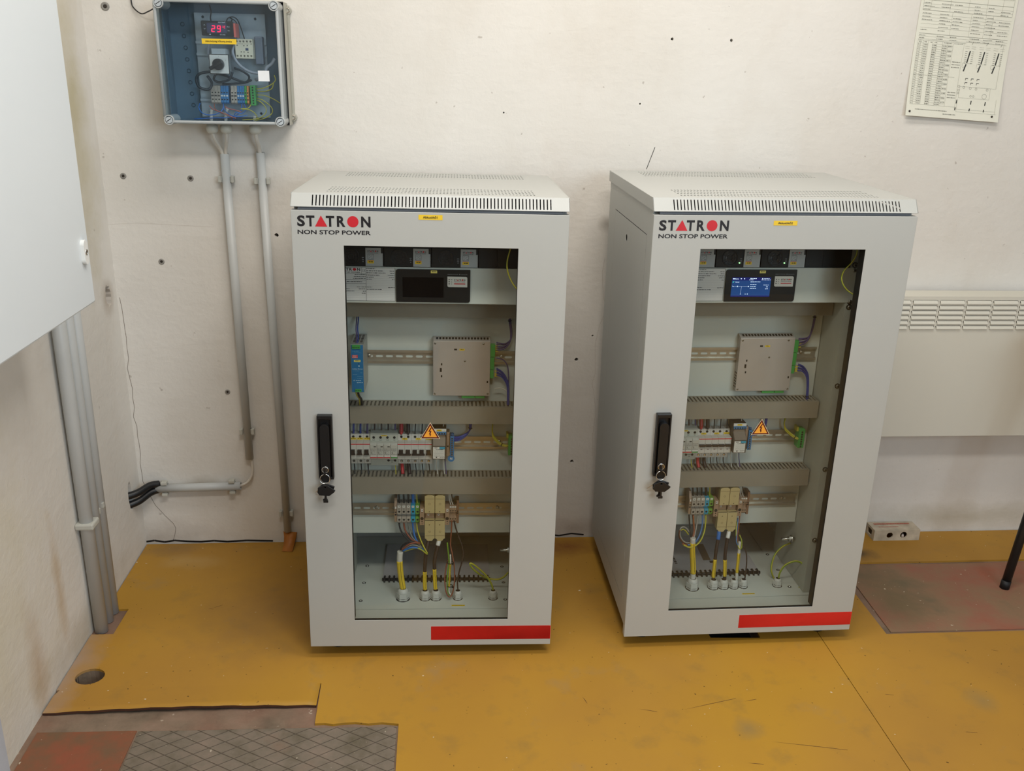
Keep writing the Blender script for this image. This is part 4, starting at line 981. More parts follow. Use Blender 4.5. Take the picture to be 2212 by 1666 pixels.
    B_ = [(.2985, .5868), (.2925, .5760), (.2965, .5765), (.2945, .5700), (.2955, .5700), (.2970, .5640), (.2995, .5695), (.2978, .5700), (.3000, .5785), (.2968, .5778), (.3010, .5868)]
    mb.prism(B_, .0001, .0002, 'y', 1)
    part('warning_sign', mb, [M_orange, M_dred, mat('cream_edge', 'E8D8B0', .5)], door, label='yellow triangle with a lightning bolt')
    # swing handle
    hx0, hx1, hz0, hz1 = .0388, .0735, .4610, .6195
    mb = MB(); mb.prism([(hx0, hz0), (hx1, hz0), (hx1, hz1), (hx0, hz1)], -.0150, 0, 'y', 0, holes=[rrect(hx0+.004, hx1-.004, hz0+.006, hz1-.009, (.002,)*4, 2)])
    mb.box(hx0+.003, hx1-.003, -.006, 0, hz0+.004, hz1-.004, 0)
    part('handle_frame', mb, M_black, door, bevel=.0012)
    mb = MB(); o_ = rrect(hx0+.0065, hx1-.0065, hz0-.004, hz1-.020, (.008, .008, .010, .010), 6)
    mb.prism(o_, -.0210, -.0055, 'y', 0); part('handle_lever', mb, M_black, door, bevel=.0022)
    lz = .4890; lx = .0552
    mb = MB(); mb.torus((lx, -.0225, lz), (0, -1, 0), .0072, .0013, 20, 6, 0); mb.cyl((lx, -.0205, lz), (lx, -.0222, lz), .0068, 18, 1)
    part('lock_cylinder', mb, [M_chrome, mat('dull_steel', '77736D', .35, .9)], door)
    # rails
    for s_ in (0, 1):
        def X(a, b): return (a, b) if s_ == 0 else (W-b, W-a)
        mb = MB(); mb.box(*X(.048, .0800), .1262, .1280, .036, 1.054, 0); mb.box(*X(.0785, .0800), .1280, .3600, .036, 1.054, 0); mb.box(*X(.0350, .0480), .1262, .1280, .036, 1.054, 0); mb.box(*X(.0350, .0365), .1280, .20, .036, 1.054, 0)
        rl = part('rack_rail', mb, mat('rail_grey', 'B4B5AA', .5), root)
        for z in (.9455, .9325, .8545, .8410, .6360, .4050, .1970):
            x = .0685 if s_ == 0 else W-.0685
            m2 = MB(); m2.cyl((x, .1262, z), (x, .1245, z), .0068, 16, 1); m2.lathe((x, .1246, z), [(.0052, 0), (.0050, .0020), (.0036, .0032), (.0014, .0034)], 14, 0, (0, -1, 0)); m2.cyl((x, .1215, z), (x, .1208, z), .0016, 8, 1)
            part('rail_screw', m2, [mat('screw_steel', '9B978C', .3, .9), M_gasket], rl)
    # mounting plate with rails and ducts
    mb = MB(); mb.box(.0815, .5180, .2340, .2360, .1955, .93, 0); mb.box(.0815, .5180, .2360, .250, .1955, .1975, 0); mb.box(.0815, .5180, .2340, .2360, .93, .935, 0)
    mp = part('mounting_plate', mb, M_greyin, root)
    for z, xa_, xb_, h0 in ((.6905, .100, .5100, .1390), (.4590, .086, .5100, .0890), (.2690, .086, .5100, .0985)):
        mb = MB(); din(mb, xa_, xb_, z, .2266, hole0=h0); mb.box(xa_, xb_, .2338, .2341, z-.012, z+.012, 1)
        for x in (.1385 if z > .6 else .1490, .4712): mb.lathe((x, .2331, z+.002), [(.0048, 0), (.0048, .0012), (.0036, .0030), (.0012, .0036)], 12, 0, (0, -1, 0))
        part('din_rail', mb, [M_zinc, M_greyin], mp)
    part('cable_duct', duct(MB(), .084, .5150, .5285, .5740), [M_duct, M_darkgap], mp)
    part('cable_duct', duct(MB(), .084, .5150, .3335, .3800), [M_duct, M_darkgap], mp)
    part('cable_duct', duct(MB(), .084, .5170, .8050, .8450), [M_duct, M_darkgap], mp)
    # floor of the cabinet with cable glands
    mb = MB(); mb.box(.030, .570, .1150, .3100, .0335, .0350, 0); mb.box(.030, .570, .3110, .5200, .0330, .0345, 0)
    mb.box(.030, .570, .0300, .1140, .0320, .0337, 0); mb.box(.006, .594, .0250, .0300, .0250, .0480, 0)
    mb.box(.030, .035, .03, .52, .034, .060, 0); mb.box(.565, .570, .03, .52, .034, .060, 0)
    fl = part('cabinet_floor', mb, M_greyin, root)
    for x, y in ((.1093, .342), (.1091, .248), (.1091, .155), (.4935, .334), (.4935, .246), (.4938, .157)):
        m2 = MB(); m2.cyl((x, y, .0350), (x, y, .0354), .0052, 12, 1); m2.lathe((x, y, .0350), [(.0038, 0), (.0034, .0018), (.0018, .0026)], 12, 0)
        part('floor_screw', m2, [M_chrome, M_gasket], fl)
    mb = MB(); mb.box(.3500, .3850, .1255, .1310, .0351, .0354, 0)
    rr_ = random.Random(4); x = .352
    while x < .383: w_ = rr_.uniform(.002, .005); mb.add([(x, .1275, .0356), (x+w_, .1275, .0356), (x+w_, .1292, .0356), (x, .1292, .0356)], [(0, 1, 2, 3)], 1); x += w_+.001
    part('floor_label', mb, [M_yellow, M_ink], fl)
    gl = [(.2205, .0185), (.2790, .0150), (.3078, .0150), (.3665, .0130), (.4610, .0130)]
    if num == 2: gl.insert(3, (.3370, .0140)); gl[4] = (.3640, .0125)
    for x, r in gl:
        z = .0350; m2 = MB(); k = r/.0185
        m2.lathe((x, .165, z), [(r*1.02, 0), (r*1.02, .0008)], 20, 1); m2.cyl((x, .165, z+.0008), (x, .165, z+.0055), r*.98, 6, 0, rot=.3)
        m2.lathe((x, .165, z+.0055), [(r*.86, 0), (r*.86, .0012)], 20, 1)
        m2.cyl((x, .165, z+.0065), (x, .165, z+.0200*max(k, .8)), r*.97, 6, 0, rot=.3, r1=r*.95)
        m2.lathe((x, .165, z+.0200*max(k, .8)), [(r*.80, 0), (r*.80, .0020), (r*.72, .0070*k), (r*.55, .0105*k), (r*.47, .0110*k)], 20, 0)
        m2.lathe((x, .165, z+.0200*max(k, .8)), [(r*.46, .0106*k), (r*.46, .0112*k)], 16, 1)
        part('cable_gland', m2, [M_gland, M_gasket], root, bevel=.0006)
    # earth stud
    mb = MB(); mb.cyl((.4800, .220, .150), (.519, .220, .150), .0038, 12); mb.cyl((.500, .220, .150), (.506, .220, .150), .0075, 6); mb.cyl((.507, .220, .150), (.509, .220, .150), .011, 18)
    part('earth_stud', mb, M_chrome, root)
    return root
rack(F1, 'left', 1)
rack(F2, 'right', 2)

# key bunches hanging from the locks
def keys(F, side):
    o = thing('key_bunch', 'black-headed keys on a wire ring hanging from the lock of the %s cabinet' % side, 'keys', (.0552, -.025, .46), F)
    mb = MB(); mb.torus((.0545, -.0275, .4680), (.10, -1, .15), .0112, .0009, 26, 6); part('ring', mb, M_chrome, o)
    mb = MB(); mb.box(.0520, .0570, -.0330, -.0222, .4790, .4860, 0); mb.box(.0527, .0563, -.0270, -.0225, .4740, .4950, 0); part('key', mb, M_black, o, bevel=.0012)
    # folded key with a pointed head
    hd = [(-.018, -.008), (-.013, -.0155), (.010, -.0155), (.0205, -.006), (.023, -.0015), (.014, .004), (.004, .0100), (-.004, .0100), (-.0165, .0035)]
    for k_, (dx, dy, ang, nm) in enumerate(((.0005, -.006, -4, 'key'), (-.0015, .002, 14, 'key'))):
        mb = MB(); a = math.radians(ang); c, s_ = math.cos(a), math.sin(a)
        q = [(.0550+dx+u*c-v*s_, .4450+u*s_+v*c) for u, v in hd]; y0 = -.0300+dy
        mb.prism(q, y0, y0+.0045, 'y', 0, holes=[circle(.0550+dx-.010*0, .4505, .0022, 10)] if k_ == 0 else [])
        mb.prism([(.0535+dx+0*s_, .4300), (.0575+dx, .4300), (.0580+dx, .4180), (.0605+dx, .4170), (.0605+dx, .4115), (.0495+dx, .4115), (.0495+dx, .4170), (.0530+dx, .4180)], y0+.0008, y0+.0037, 'y', 0)
        part('key', mb, M_black, o, bevel=.0010)
    mb = MB(); mb.tube([(.050, -.024, .456), (.046, -.020, .448), (.036, -.012, .434), (.029, -.006, .4250)], .0010, 6); part('wire_loop', mb, M_zinc, o)
keys(F1, 'left'); keys(F2, 'right')

# ------------------------------------------------------------ equipment inside the cabinets
def small_tag(mb, x0, x1, z0, z1, y, my=0, mk=1, n=2):
    mb.rect(x0, x1, z0, z1, y, my); mb.scribble(x0+(x1-x0)*.2, x1-(x1-x0)*.15, (z0+z1)/2+(z1-z0)*.08, (z1-z0)*.34, y-.0002, mk, 9)
def rectifier(F, side, i, pos):
    x0 = .0770+i*.1101; x1 = x0+.1090; cx = .1448+i*.1101
    o = thing('rectifier_module', 'black fan module with grey logo plate atop the %s cabinet interior, %s of three' % (side, pos), 'power module', ((x0+x1)/2, .2, .94), F, group='rectifier modules in the top row')
    z0, z1 = .9396, .9836
    mb = MB(); mb.box(x0, x1, .1262, .3300, z0, z1, 0); mb.box(x0, x0+.0012, .1245, .1262, z0, z1, 0)
    part('housing', mb, M_mblack, o, bevel=.0008)
    fx = x0+.0340
    mb = MB(); mb.torus((fx, .1258, .9620), (0, -1, 0), .0182, .0010, 28, 6); mb.torus((fx, .1258, .9620), (0, -1, 0), .0060, .0010, 20, 6); mb.torus((fx, .1258, .9620), (0, -1, 0), .0120, .0005, 24, 6)
    for k_ in range(4):
        a = math.radians(45+90*k_); mb.cyl((fx+.006*math.cos(a), .1257, .962+.006*math.sin(a)), (fx+.018*math.cos(a), .1257, .962+.018*math.sin(a)), .0006, 6)
    part('fan_guard', mb, mat('dark_guard', '24242A', .35), o)
    mb = MB()
    for k_ in range(7):
        a0 = 2*math.pi*k_/7; mb.add([(fx+.006*math.cos(a0), .1261, .962+.006*math.sin(a0)), (fx+.0165*math.cos(a0+.15), .1261, .962+.0165*math.sin(a0+.15)), (fx+.0165*math.cos(a0+.75), .1256, .962+.0165*math.sin(a0+.75)), (fx+.006*math.cos(a0+.5), .1258, .962+.006*math.sin(a0+.5))], [(0, 1, 2, 3)])
    part('fan', mb, mat('fan_black', '1B1B1E', .4), o)
    mb = MB(); P = [(cx, .9400), (cx+.0396, .9400), (cx+.0396, .9700), (cx+.0356, .9700), (cx+.0356, .9824), (cx, .9824)]
    mb.prism(P, .1235, .1261, 'y', 0)
    pl = part('logo_plate', mb, mat('plate_grey', 'A9ACAE', .5), o)
    mb = MB(); logo(mb, cx+.0048, cx+.0296, .9768, .9733, .1232, tag=(.9700, .9717))
    mb.line(cx+.0050, .9680, cx+.0186, .9680, .0005, .1232, 0); mb.line(cx+.0050, .9560, cx+.0186, .9560, .0005, .1232, 0); mb.line(cx+.0050, .9560, cx+.0050, .9680, .0005, .1232, 0); mb.line(cx+.0186, .9560, cx+.0186, .9680, .0005, .1232, 0); mb.line(cx+.0055, .9565, cx+.0180, .9675, .0003, .1232, 0)
    mb.rect(cx+.0075, cx+.0100, .9650, .9656, .1232, 0); mb.rect(cx+.0140, cx+.0165, .9580, .9590, .1232, 0)
    mb.rect(cx+.0050, cx+.0186, .9530, .9540, .1232, 1)
    part('logo', mb, [M_ink, M_red], pl)
    mb = MB(); small_tag(mb, cx+.0042, cx+.0192, .9465, .9530, .1230); part('yellow_tag', mb, [M_yellow, M_ink], pl)
    mb = MB(); lx = cx-.0070
    mb.rect(lx-.0015, lx+.0030, .9590, .9600, .1259); mb.line(lx-.0012, .9540, lx+.0008, .9565, .0005, .1259); mb.line(lx+.0028, .9540, lx+.0008, .9565, .0005, .1259); mb.line(lx-.0012, .9540, lx+.0028, .9540, .0005, .1259); mb.rect(lx, lx+.002, .9492, .9508, .1259)
    part('symbols', mb, mat('white_symbols', '9FA3AA', .5), o)
    if side == 'right':
        part('status_light', MB().cyl((cx-.0096, .1250, .9500), (cx-.0096, .1262, .9500), .0016, 12), M_led, o, label='green status light, lit')
def cab_common(F, side):
    s = side
    for i, p in enumerate(('leftmost', 'middle', 'rightmost')): rectifier(F, side, i, p)
    o = thing('blanking_plate', 'black blank panel right of the rectifiers in the %s cabinet' % s, 'panel', (.47, .13, .94), F)
    mb = MB(); mb.box(.4075, .4500, .1262, .128, .9396, .9836); mb.box(.4505, .5400, .1262, .128, .9396, .9836); part('plate', mb, M_mblack, o)
    mb = MB(); mb.box(.0600, .5400, .1262, .1280, .9840, 1.0500); part('upper_plate', mb, M_mblack, o)
    # control panel
    o = thing('screen_controller', 'light grey panel with paper label and %s black-framed screen, %s cabinet' % ('unlit' if s == 'left' else 'lit blue', s), 'control unit', (.3, .2, .8525), F)
    part('front_panel', MB().box(.0585, .5370, .1240, .1262, .8525, .9386), M_greyin, o, bevel=.0006)
    part('chassis', MB().box(.0800, .5200, .1262, .2300, .8560, .9360), M_greyin, o)
    hm = part('screen_frame', MB().prism(rrect(.2146, .3880, .8564, .9346, (.001, .006, .001, .006), 4), .1205, .1240, 'y'), M_black, o, bevel=.0008)
    lit = s == 'right'
    mb = MB(); mb.rect(.2298, .3256, .8684, .9160, .1203, 0)
    part('screen', mb, [M_screen if lit else M_screen_off], hm, label='lit blue display' if lit else 'unlit display')
    if lit:
        mb = MB(); mb.rect(.2298, .3256, .9085, .9160, .1202, 1); mb.rect(.2298, .3256, .8684, .8715, .1202, 1)
        mb.text('Menu', .2345, .2460, .9112, .9140, .1200, 0, .02); mb.rect(.2318, .2340, .9112, .9140, .1200)
        mb.disc((.2520, .1200, .9128), .0014, n=10); mb.disc((.2600, .1200, .9128), .0014, n=10)
        mb.scribble(.2745, .2900, .9134, .0022, .1200, 0, 1); mb.disc((.3045, .1200, .9130), .0014, n=10); mb.scribble(.308, .322, .9134, .0010, .1200, 0, 2); mb.scribble(.3020, .3245, .9100, .0012, .1200, 0, 5); mb.scribble(.272, .282, .9100, .0012, .1200, 0, 6)
        mb.text('Normal', .2385, .2478, .9035, .9058, .1200, 0, .01); mb.line(.2318, .9050, .2330, .9038, .0011, .1200, 2); mb.line(.2330, .9038, .2352, .9062, .0011, .1200, 2)
        for z in (.9052, .8985, .8935, .8893): mb.scribble(.2755, .2905, z, .0014, .1200, 0, int(z*1e4))
        mb.scribble(.2920, .2995, .9052, .0014, .1200, 0, 7); mb.scribble(.308, .321, .8975, .0012, .1200, 0, 8)
        mb.text('3.2', .3150, .3195, .8918, .8945, .1200, 0, .01); mb.text('25.8', .3130, .3200, .8870, .8895, .1200, 0, .01)
        mb.line(.2345, .8942, .2700, .8942, .0003, .1200); mb.line(.2545, .8942, .2535, .8760, .0003, .1200); mb.rect(.2437, .2455, .8925, .8955, .1200); mb.disc((.2715, .1200, .8940), .0014, n=8); mb.line(.2318, .8952, .2350, .8932, .0010, .1200)
        mb.rect(.2525, .2550, .8748, .8758, .1200); mb.rect(.2640, .2670, .8748, .8758, .1200); mb.rect(.2700, .2715, .8740, .8765, .1200)
        part('screen_content', mb, [M_glow, M_screen2, mat('teal_tick', '60E0D0', .4, emit=.9, emitc='50D8C8')], hm)
    mb = MB(); mb.prism(rrect(.3344, .3810, .8937, .9188, (.004, 0, .004, 0), 5), .1200, .1204, 'y', 0)
    for z in (.9115, .9065, .9015): mb.disc((.3385, .1198, z), .0014, n=10, mi=1)
    mb.rect(.3420, .3460, .9108, .9118, .1198, 1); mb.line(.3425, .9052, .3440, .9075, .0004, .1198, 1); mb.line(.3455, .9052, .3440, .9075, .0004, .1198, 1); mb.line(.3425, .9052, .3455, .9052, .0004, .1198, 1); mb.rect(.3430, .3450, .9008, .9018, .1198, 1)
    logo(mb, .3502, .3762, .9128, .9092, .1198, 1, 2, tag=(.9056, .9074)); mb.rect(.3500, .3764, .9006, .9028, .1198, 2)
    part('badge', mb, [M_white, M_ink, M_red], hm)
    mb = MB(); mb.text('SMARTPACK', .3345, .3600, .9232, .9246, .1202, 0, .005); mb.disc((.3632, .1202, .9239), .0011, n=8); mb.text('touch', .3660, .3810, .9230, .9248, .1202, 0, 0)
    part('print', mb, mat('faint_lettering', '8F9298', .5), hm)
    mb = MB(); small_tag(mb, .2955, .3105, .9262, .9324, .1201); part('yellow_tag', mb, [mat('pale_yellow_label', 'EBDC78', .5), M_ink], hm)
    # paper data label
    mb = MB(); mb.rect(.0760, .2122, .8576, .9362, .1236, 0)
    y = .1234
    for a, b, c, d in ((.0760, .9362, .2122, .9362), (.0760, .8576, .2122, .8576), (.2122, .8576, .2122, .9362), (.0760, .8576, .0760, .9362), (.1448, .8576, .1450, .9362)): mb.line(a, b, c, d, .0007, y, 1)
    for z, w in ((.9217, .0006), (.9070, .0007), (.8982, .0006)): mb.line(.0760, z, .1448, z, w, y, 1)
    mb.line(.1350, .9217, .1350, .9362, .0006, y, 1)
    for k_ in range(15): mb.line(.0765, .8610+k_*.0042, .2118, .8610+k_*.0042, .00018, y, 3)
    logo(mb, .0782, .1318, .9350, .9285, y-.0001, 1, 2, tag=(.9236, .9264))
    for cx_ in (.1388, .1428):
        for k_ in range(7):
            a0, a1 = math.radians(60+k_*34), math.radians(60+(k_+1)*34); mb.line(cx_+.0022*math.cos(a0), .9295+.0026*math.sin(a0), cx_+.0022*math.cos(a1), .9295+.0026*math.sin(a1), .0006, y-.0001, 1)
    mb.line(.1410, .9295, .1430, .9295, .0006, y-.0001, 1)
    for k_, (a, b) in enumerate(((.1462, .1665), (.1462, .1850), (.1462, .1905), (.1462, .1770), (.1462, .1630), (.1462, .1590))): mb.scribble(a, b, .9340-k_*.0050, .0016, y-.0001, 1, 20+k_)
    for k_, (a, b) in enumerate(((.2000, .2105), (.2015, .2105), (.1955, .2105), (.1985, .2100), (.2055, .2105))): mb.scribble(a, b, .9288-k_*.0050, .0015, y-.0001, 1, 30+k_)
    mb.scribble(.1462, .1590, .8905, .0015, y-.0001, 1, 41); mb.scribble(.1960, .2110, .8898, .0014, y-.0001, 1, 42); mb.scribble(.1462, .1820, .8852, .0015, y-.0001, 1, 43)
    for k_, z in enumerate((.9196, .9148, .9108)): mb.scribble(.0775, .0875, z, .0013, y-.0001, 1, 50+k_); mb.scribble(.1190-.002*k_, .1440, z, .0014, y-.0001, 1, 60+k_)
    mb.scribble(.0790, .1365, .9028, .0020, y-.0001, 1, 70)
    for k_, z in enumerate((.8960, .8905, .8855, .8805, .8755)): mb.scribble(.0775, (.0830, .0900, .1060, .1180, .077)[k_], z, .0014, y-.0001, 1, 80+k_); mb.scribble((.144, .1235, .1275, .1370, .1345)[k_], .1442, z, .0014, y-.0001, 1, 90+k_)
    part('data_label', mb, [M_paper, M_ink, M_red, mat('faint_rule', '9C9CA2', .7)], o, label='printed paper data label')
    # controller box on the top rail
    o = thing('controller_box', 'flat bare-metal controller box on the upper rail of the %s cabinet' % s, 'control unit', (.3705, .225, .594), F)
    mb = MB(); mb.box(.2990, .4422, .2100, .2112, .5940, .7375, 0); mb.prism([(.2112, .5940), (.2330, .6000), (.2330, .7445), (.2112, .7375)], .2992, .4420, 'x', 0)
    part('housing', mb, M_alu, o, bevel=.0008)
    mb = MB()
    for k_ in range(17):
        x = .3065+k_*.0079; z_ = .7418; mb.add([(x, .2180, .7400), (x+.0048, .2180, .7400), (x+.0048, .2270, .7430), (x, .2270, .7430)], [(0, 1, 2, 3)])
    for v in [v for v in mb.v]: pass
    mb.v = [Vector((v.x, v.y, v.z+.0004)) for v in mb.v]
    for k_ in range(6):
        for j in range(2): mb.box(.2986, .2991, .2150+j*.008, .2190+j*.008, .6020+k_*.0075, .6060+k_*.0075)
    for x0, x1, z0, z1 in ((.3515, .3588, .7142, .7182), (.3188, .3222, .6745, .6800), (.3160, .3208, .6570, .6672), (.3188, .3222, .6430, .6485), (.4345, .4380, .6285, .6340)): mb.box(x0, x1, .2096, .2101, z0, z1)
    part('slots', mb, M_darkgap, o)
    mb = MB(); small_tag(mb, .3648, .3778, .7136, .7182, .2096); part('yellow_tag', mb, [M_yellow, M_ink], o)
    for x, z in ((.3045, .7316), (.4250, .7316), (.3040, .5995), (.4370, .6000), (.3787, .6862)): part('cover_screw', MB().lathe((x, .2100, z), [(.0026, 0), (.0024, .0010), (.0010, .0012)], 10, 0, (0, -1, 0)), mat('screw_steel', '9B978C', .3, .9), o)
    for z0, z1 in ((.6968, .7290), (.6630, .6955), (.6400, .6618)):
        part('connector', MB().box(.4424, .4545-(.7290-z1)*.04, .2130, .2240, z0, z1), M_green, o, bevel=.0005)
    for x0, x1 in ((.3715, .4050), (.4062, .4305)): part('connector', MB().box(x0, x1, .2130, .2240, .5862, .5938), M_green, o, bevel=.0005)
    mb = MB()
    for z in (.7245, .7200, .7155, .7110, .6580, .6520, .6485, .6450): mb.box(.4545, .4620, .2165, .2195, z-.0014, z+.0014)
    part('ferrules', mb, mat('ferrule_yellow', 'CDB84A', .5), o)
def breaker(F, side, lb, x0, poles, on, z=.4475, tagged=True):
    x1 = x0+.0175*poles
    o = thing('circuit_breaker', lb, 'circuit breaker', ((x0+x1)/2, .21, z-.04), F, group=None)
    # stepped profile (y, z)
    P = [(.2260, .4055), (.2135, .4055), (.2135, .4245), (.1960, .4270), (.1920, .4300), (.1920, .4655), (.1960, .4695), (.2135, .4850), (.2135, .4876), (.2260, .4895)]
    P = [(.2260, .4055), (.2135, .4055), (.2135, .4262), (.1920, .4275), (.1920, .4705), (.2120, .4720), (.2135, .4876), (.2260, .4910)]
    mb = MB()
    for k_ in range(poles): mb.prism(P, x0+.0175*k_+.0001, x0+.0175*(k_+1)-.0001, 'x')
    part('housing', mb, M_breaker, o, bevel=.0005)
    mb = MB(); mb.rect(x0, x1, .4664, .4690, .1917); part('red_band', mb, M_red, o)
    for k_ in range(poles):
        xm = x0+.0175*(k_+.5)
        mb = MB(); mb.cyl((xm, .2118, .4805), (xm, .2124, .4805), .0033, 12, 0); mb.cyl((xm, .2131, .4130), (xm, .2134, .4130), .0033, 12, 0); mb.cyl((xm-.0003, .2129, .4127), (xm-.0003, .2131, .4127), .0022, 10, 1)
        part('terminal_screw', mb, [M_darkgap, M_chrome], o)
        mb = MB(); zt = .4500 if not on else .4555
        mb.prism(rrect(xm-.0085, xm+.0085, .4405, .4560, (.001,)*4, 2), .1890, .1921, 'y', 0, holes=[[(xm-.0055, .4412), (xm+.0055, .4412), (xm+.0055, .4545), (xm-.0055, .4545)]]) if not on else mb.box(xm-.0080, xm+.0080, .1895, .1921, .4540, .4560)
        part('toggle_frame', mb, M_breaker, o)
        if not on:
            mb = MB(); mb.prism([(xm-.0068, .4400), (xm+.0068, .4400), (xm+.0060, .4440), (xm+.0052, .4445), (xm+.0052, .4540), (xm-.0052, .4540), (xm-.0052, .4445), (xm-.0060, .4440)], .1850, .1925, 'y')
        else:
            mb = MB(); mb.box(xm-.0070, xm+.0070, .1850, .1925, .4470, .4535)
        part('toggle', mb, M_toggle, o, bevel=.0006)
    if poles == 2:
        mb = MB(); mb.box(x0+.001, x1-.001, .1845, .1875, .4395 if not on else .4490, .4440 if not on else .4530); part('toggle_bar', mb, M_toggle, o)
    if on:
        mb = MB()
        for k_ in range(poles): mb.rect(x0+.0175*(k_+.5)-.0025, x0+.0175*(k_+.5)+.0025, .4375, .4388, .1917)
        part('red_flag', mb, M_dred, o)
    mb = MB(); c = (x0+x1)/2; hw = .0072 if poles == 1 else .0068
    if poles == 1: mb.rect(x0+.0010, x1-.0008, .4728, .4782, .2110, 0); mb.scribble(x0+.003, x1-.003, .4760, .0016, .2107, 1, int(x0*1e4))
    else: mb.rect(c-hw, c+hw, .4728, .4778, .2110, 0); mb.scribble(c-hw*.6, c+hw*.6, .4758, .0016, .2107, 1, int(x0*1e4))
    part('yellow_tag', mb, [M_yellow, M_ink], o)
def row_devices(F, side):
    s = side; on = s == 'right'
    if s == 'left':
        for i, lb in enumerate(('left cabinet, half hidden by the door edge at the window\u2019s left', 'left cabinet, second from the window\u2019s left edge', 'left cabinet, just left of the surge protector')):
            breaker(F, s, 'single breaker in the ' + lb, .0864+.0175*i, 1, False)
    breaker(F, s, 'double breaker in the %s cabinet beside the surge protector, under the red cable' % s, .2091, 2, on)
    breaker(F, s, 'double breaker in the %s cabinet, second from the surge protector' % s, .2441, 2, on)
    breaker(F, s, 'single breaker in the %s cabinet just left of the relay' % s, .2791, 1, on)
    # surge protector
    x0, x1 = .1389, .2090
    o = thing('surge_protector', 'four-module surge protector with red and green bands in the %s cabinet' % s, 'surge protector', (.174, .21, .41), F)
    P = [(.2260, .4010), (.2130, .4010), (.2130, .4258), (.1935, .4268), (.1935, .4270), (.1935, .4700), (.2050, .4722), (.2050, .4880), (.2090, .4890), (.2260, .4960)]
    mb = MB(); mb.prism(P, x0, x1, 'x'); part('base', mb, mat('spd_grey', 'B9BAB0', .5), o, bevel=.0005)
    for k_ in range(4):
        a = x0+.0175*k_; m2 = MB()
        m2.prism([(.1935, .4290), (.1895, .4290), (.1895, .4665), (.1960, .4712), (.2040, .4712)], a+.0003, a+.0172, 'x')
        pl = part('plug_module', m2, mat('spd_plug', 'BFBCB3', .5), o, bevel=.0006)
        mb = MB(); mb.rect(a+.0005, a+.0170, .4305, .4335, .1892, 1 if k_ == 3 else 0); mb.rect(a+.0008, a+.0165, .4340, .4378, .1892, 3)
        for z in (.4560, .4535, .4510, .4400): mb.scribble(a+.0015, a+.0155, z, .0009, .1892, 2, int(z*1e4)+k_)
        for k2 in range(9):
            q0, q1 = math.radians(k2*36), math.radians(k2*36+28); mb.line(a+.0075+.0048*math.cos(q0), .4460+.0040*math.sin(q0), a+.0075+.0048*math.cos(q1), .4460+.0040*math.sin(q1), .0004, .1892, 2)
        mb.line(a+.003, .4485, a+.0055, .4430, .0009, .1892, 2); mb.line(a+.003, .4430, a+.0065, .4470, .0004, .1892, 2)
        if k_ < 3: mb.rect(a+.0095, a+.0155, .4605, .4632, .1892, 4)
        part('markings', mb, [M_red, mat('green_band', '2E8B2A', .5), mat('fine_print', '6A665F', .6), mat('pale_strip', 'D8D6D0', .5), M_darkgap], pl)
        xm = a+.0088; mb = MB(); mb.cyl((xm, .2044, .4815), (xm, .2049, .4815), .0034, 14); part('terminal_screw', mb, M_darkgap, o)
    mb = MB()
    for k_, t_ in enumerate(('L1', 'L2', 'L3', 'N')): xm = x0+.0175*k_+.0088; mb.text(t_, xm-.0026+(.001 if k_ == 3 else 0), xm+.0026-(.001 if k_ == 3 else 0), .4735, .4757, .2047, 0, .02)
    for xm in (.1840, .2010): mb.disc((xm, .2127, .4145), .0032, n=14)
    mb.line(.1840, .4145, .2010, .4145, .0009, .2127); mb.disc((.1928, .2127, .4098), .0013, n=10)
    part('print', mb, M_ink, o)
    mb = MB(); small_tag(mb, .1665, .1815, .4848, .4880, .2047); part('yellow_tag', mb, [M_yellow, M_ink], o)
    # relay
    o = thing('relay', 'slim relay with white front label and blue latch in the %s cabinet' % s, 'relay', (.315, .2, .43), F)
    mb = MB(); mb.box(.2975, .3330, .1950, .2260, .4350, .5100); mb.prism([(.1950, .4330), (.1765, .4330), (.1765, .4690), (.1950, .4880)], .2982, .3322, 'x'); part('housing', mb, mat('relay_brown', '4E443B', .45), o, bevel=.0006)
    mb = MB(); mb.prism([(.1770, .4700), (.1765, .4700), (.1938, .4878), (.1943, .4878)], .3000, .3305, 'x'); mb.rect(.3010, .3295, .4700, .4930, .1930) ; part('clear_clip', mb, mat('smoky_clip', '7C7064', .35), o)
    mb = MB(); mb.rect(.2996, .3293, .4348, .4668, .1762, 0); mb.rect(.3035, .3110, .4640, .4652, .1760, 1); mb.scribble(.3070, .3260, .4598, .0012, .1760, 1, 3)
    for k_ in range(6): mb.scribble(.3030, .3270, .4560-k_*.0030, .0005, .1760, 2, k_)
    mb.disc((.3085, .1760, .4388), .0017, n=10, mi=1); mb.scribble(.3170, .3290, .4390, .0014, .1760, 1, 5)
    part('front_label', mb, [M_white, M_ink, _M['fine_print']], o)
    part('latch', MB().box(.3165, .3300, .1740, .1775, .4615, .4670), M_teal, o, bevel=.001)
    mb = MB(); mb.box(.2990, .3332, .1900, .1950, .4955, .5010+.0005, 1); mb.box(.2990, .3332, .1930, .2200, .5020, .5098, 0); part('terminal_row', mb, [M_white, mat('terminal_row_blue', '3B78A8', .5)], o, bevel=.0005)
    mb = MB()
    for k_ in range(5): mb.disc((.3035+.0063*k_, .1898, .4983), .0021, n=10)
    part('terminal_holes', mb, M_mblack, o)
    mb = MB(); small_tag(mb, .3085, .3215, .5038, .5082, .1928); part('yellow_tag', mb, [M_yellow, M_ink], o)
    # end stop and neutral bar
    o = thing('rail_end_stop', 'narrow brown ribbed end stop beside the relay in the %s cabinet' % s, 'end stop', (.3375, .21, .433), F)
    mb = MB(); mb.box(.3338, .3415, .2000, .2260, .4335, .4980)
    for k_ in range(14): mb.box(.3342, .3411, .1992, .2001, .4360+k_*.0043, .4385+k_*.0043)
    part('body', mb, M_tbrown, o)
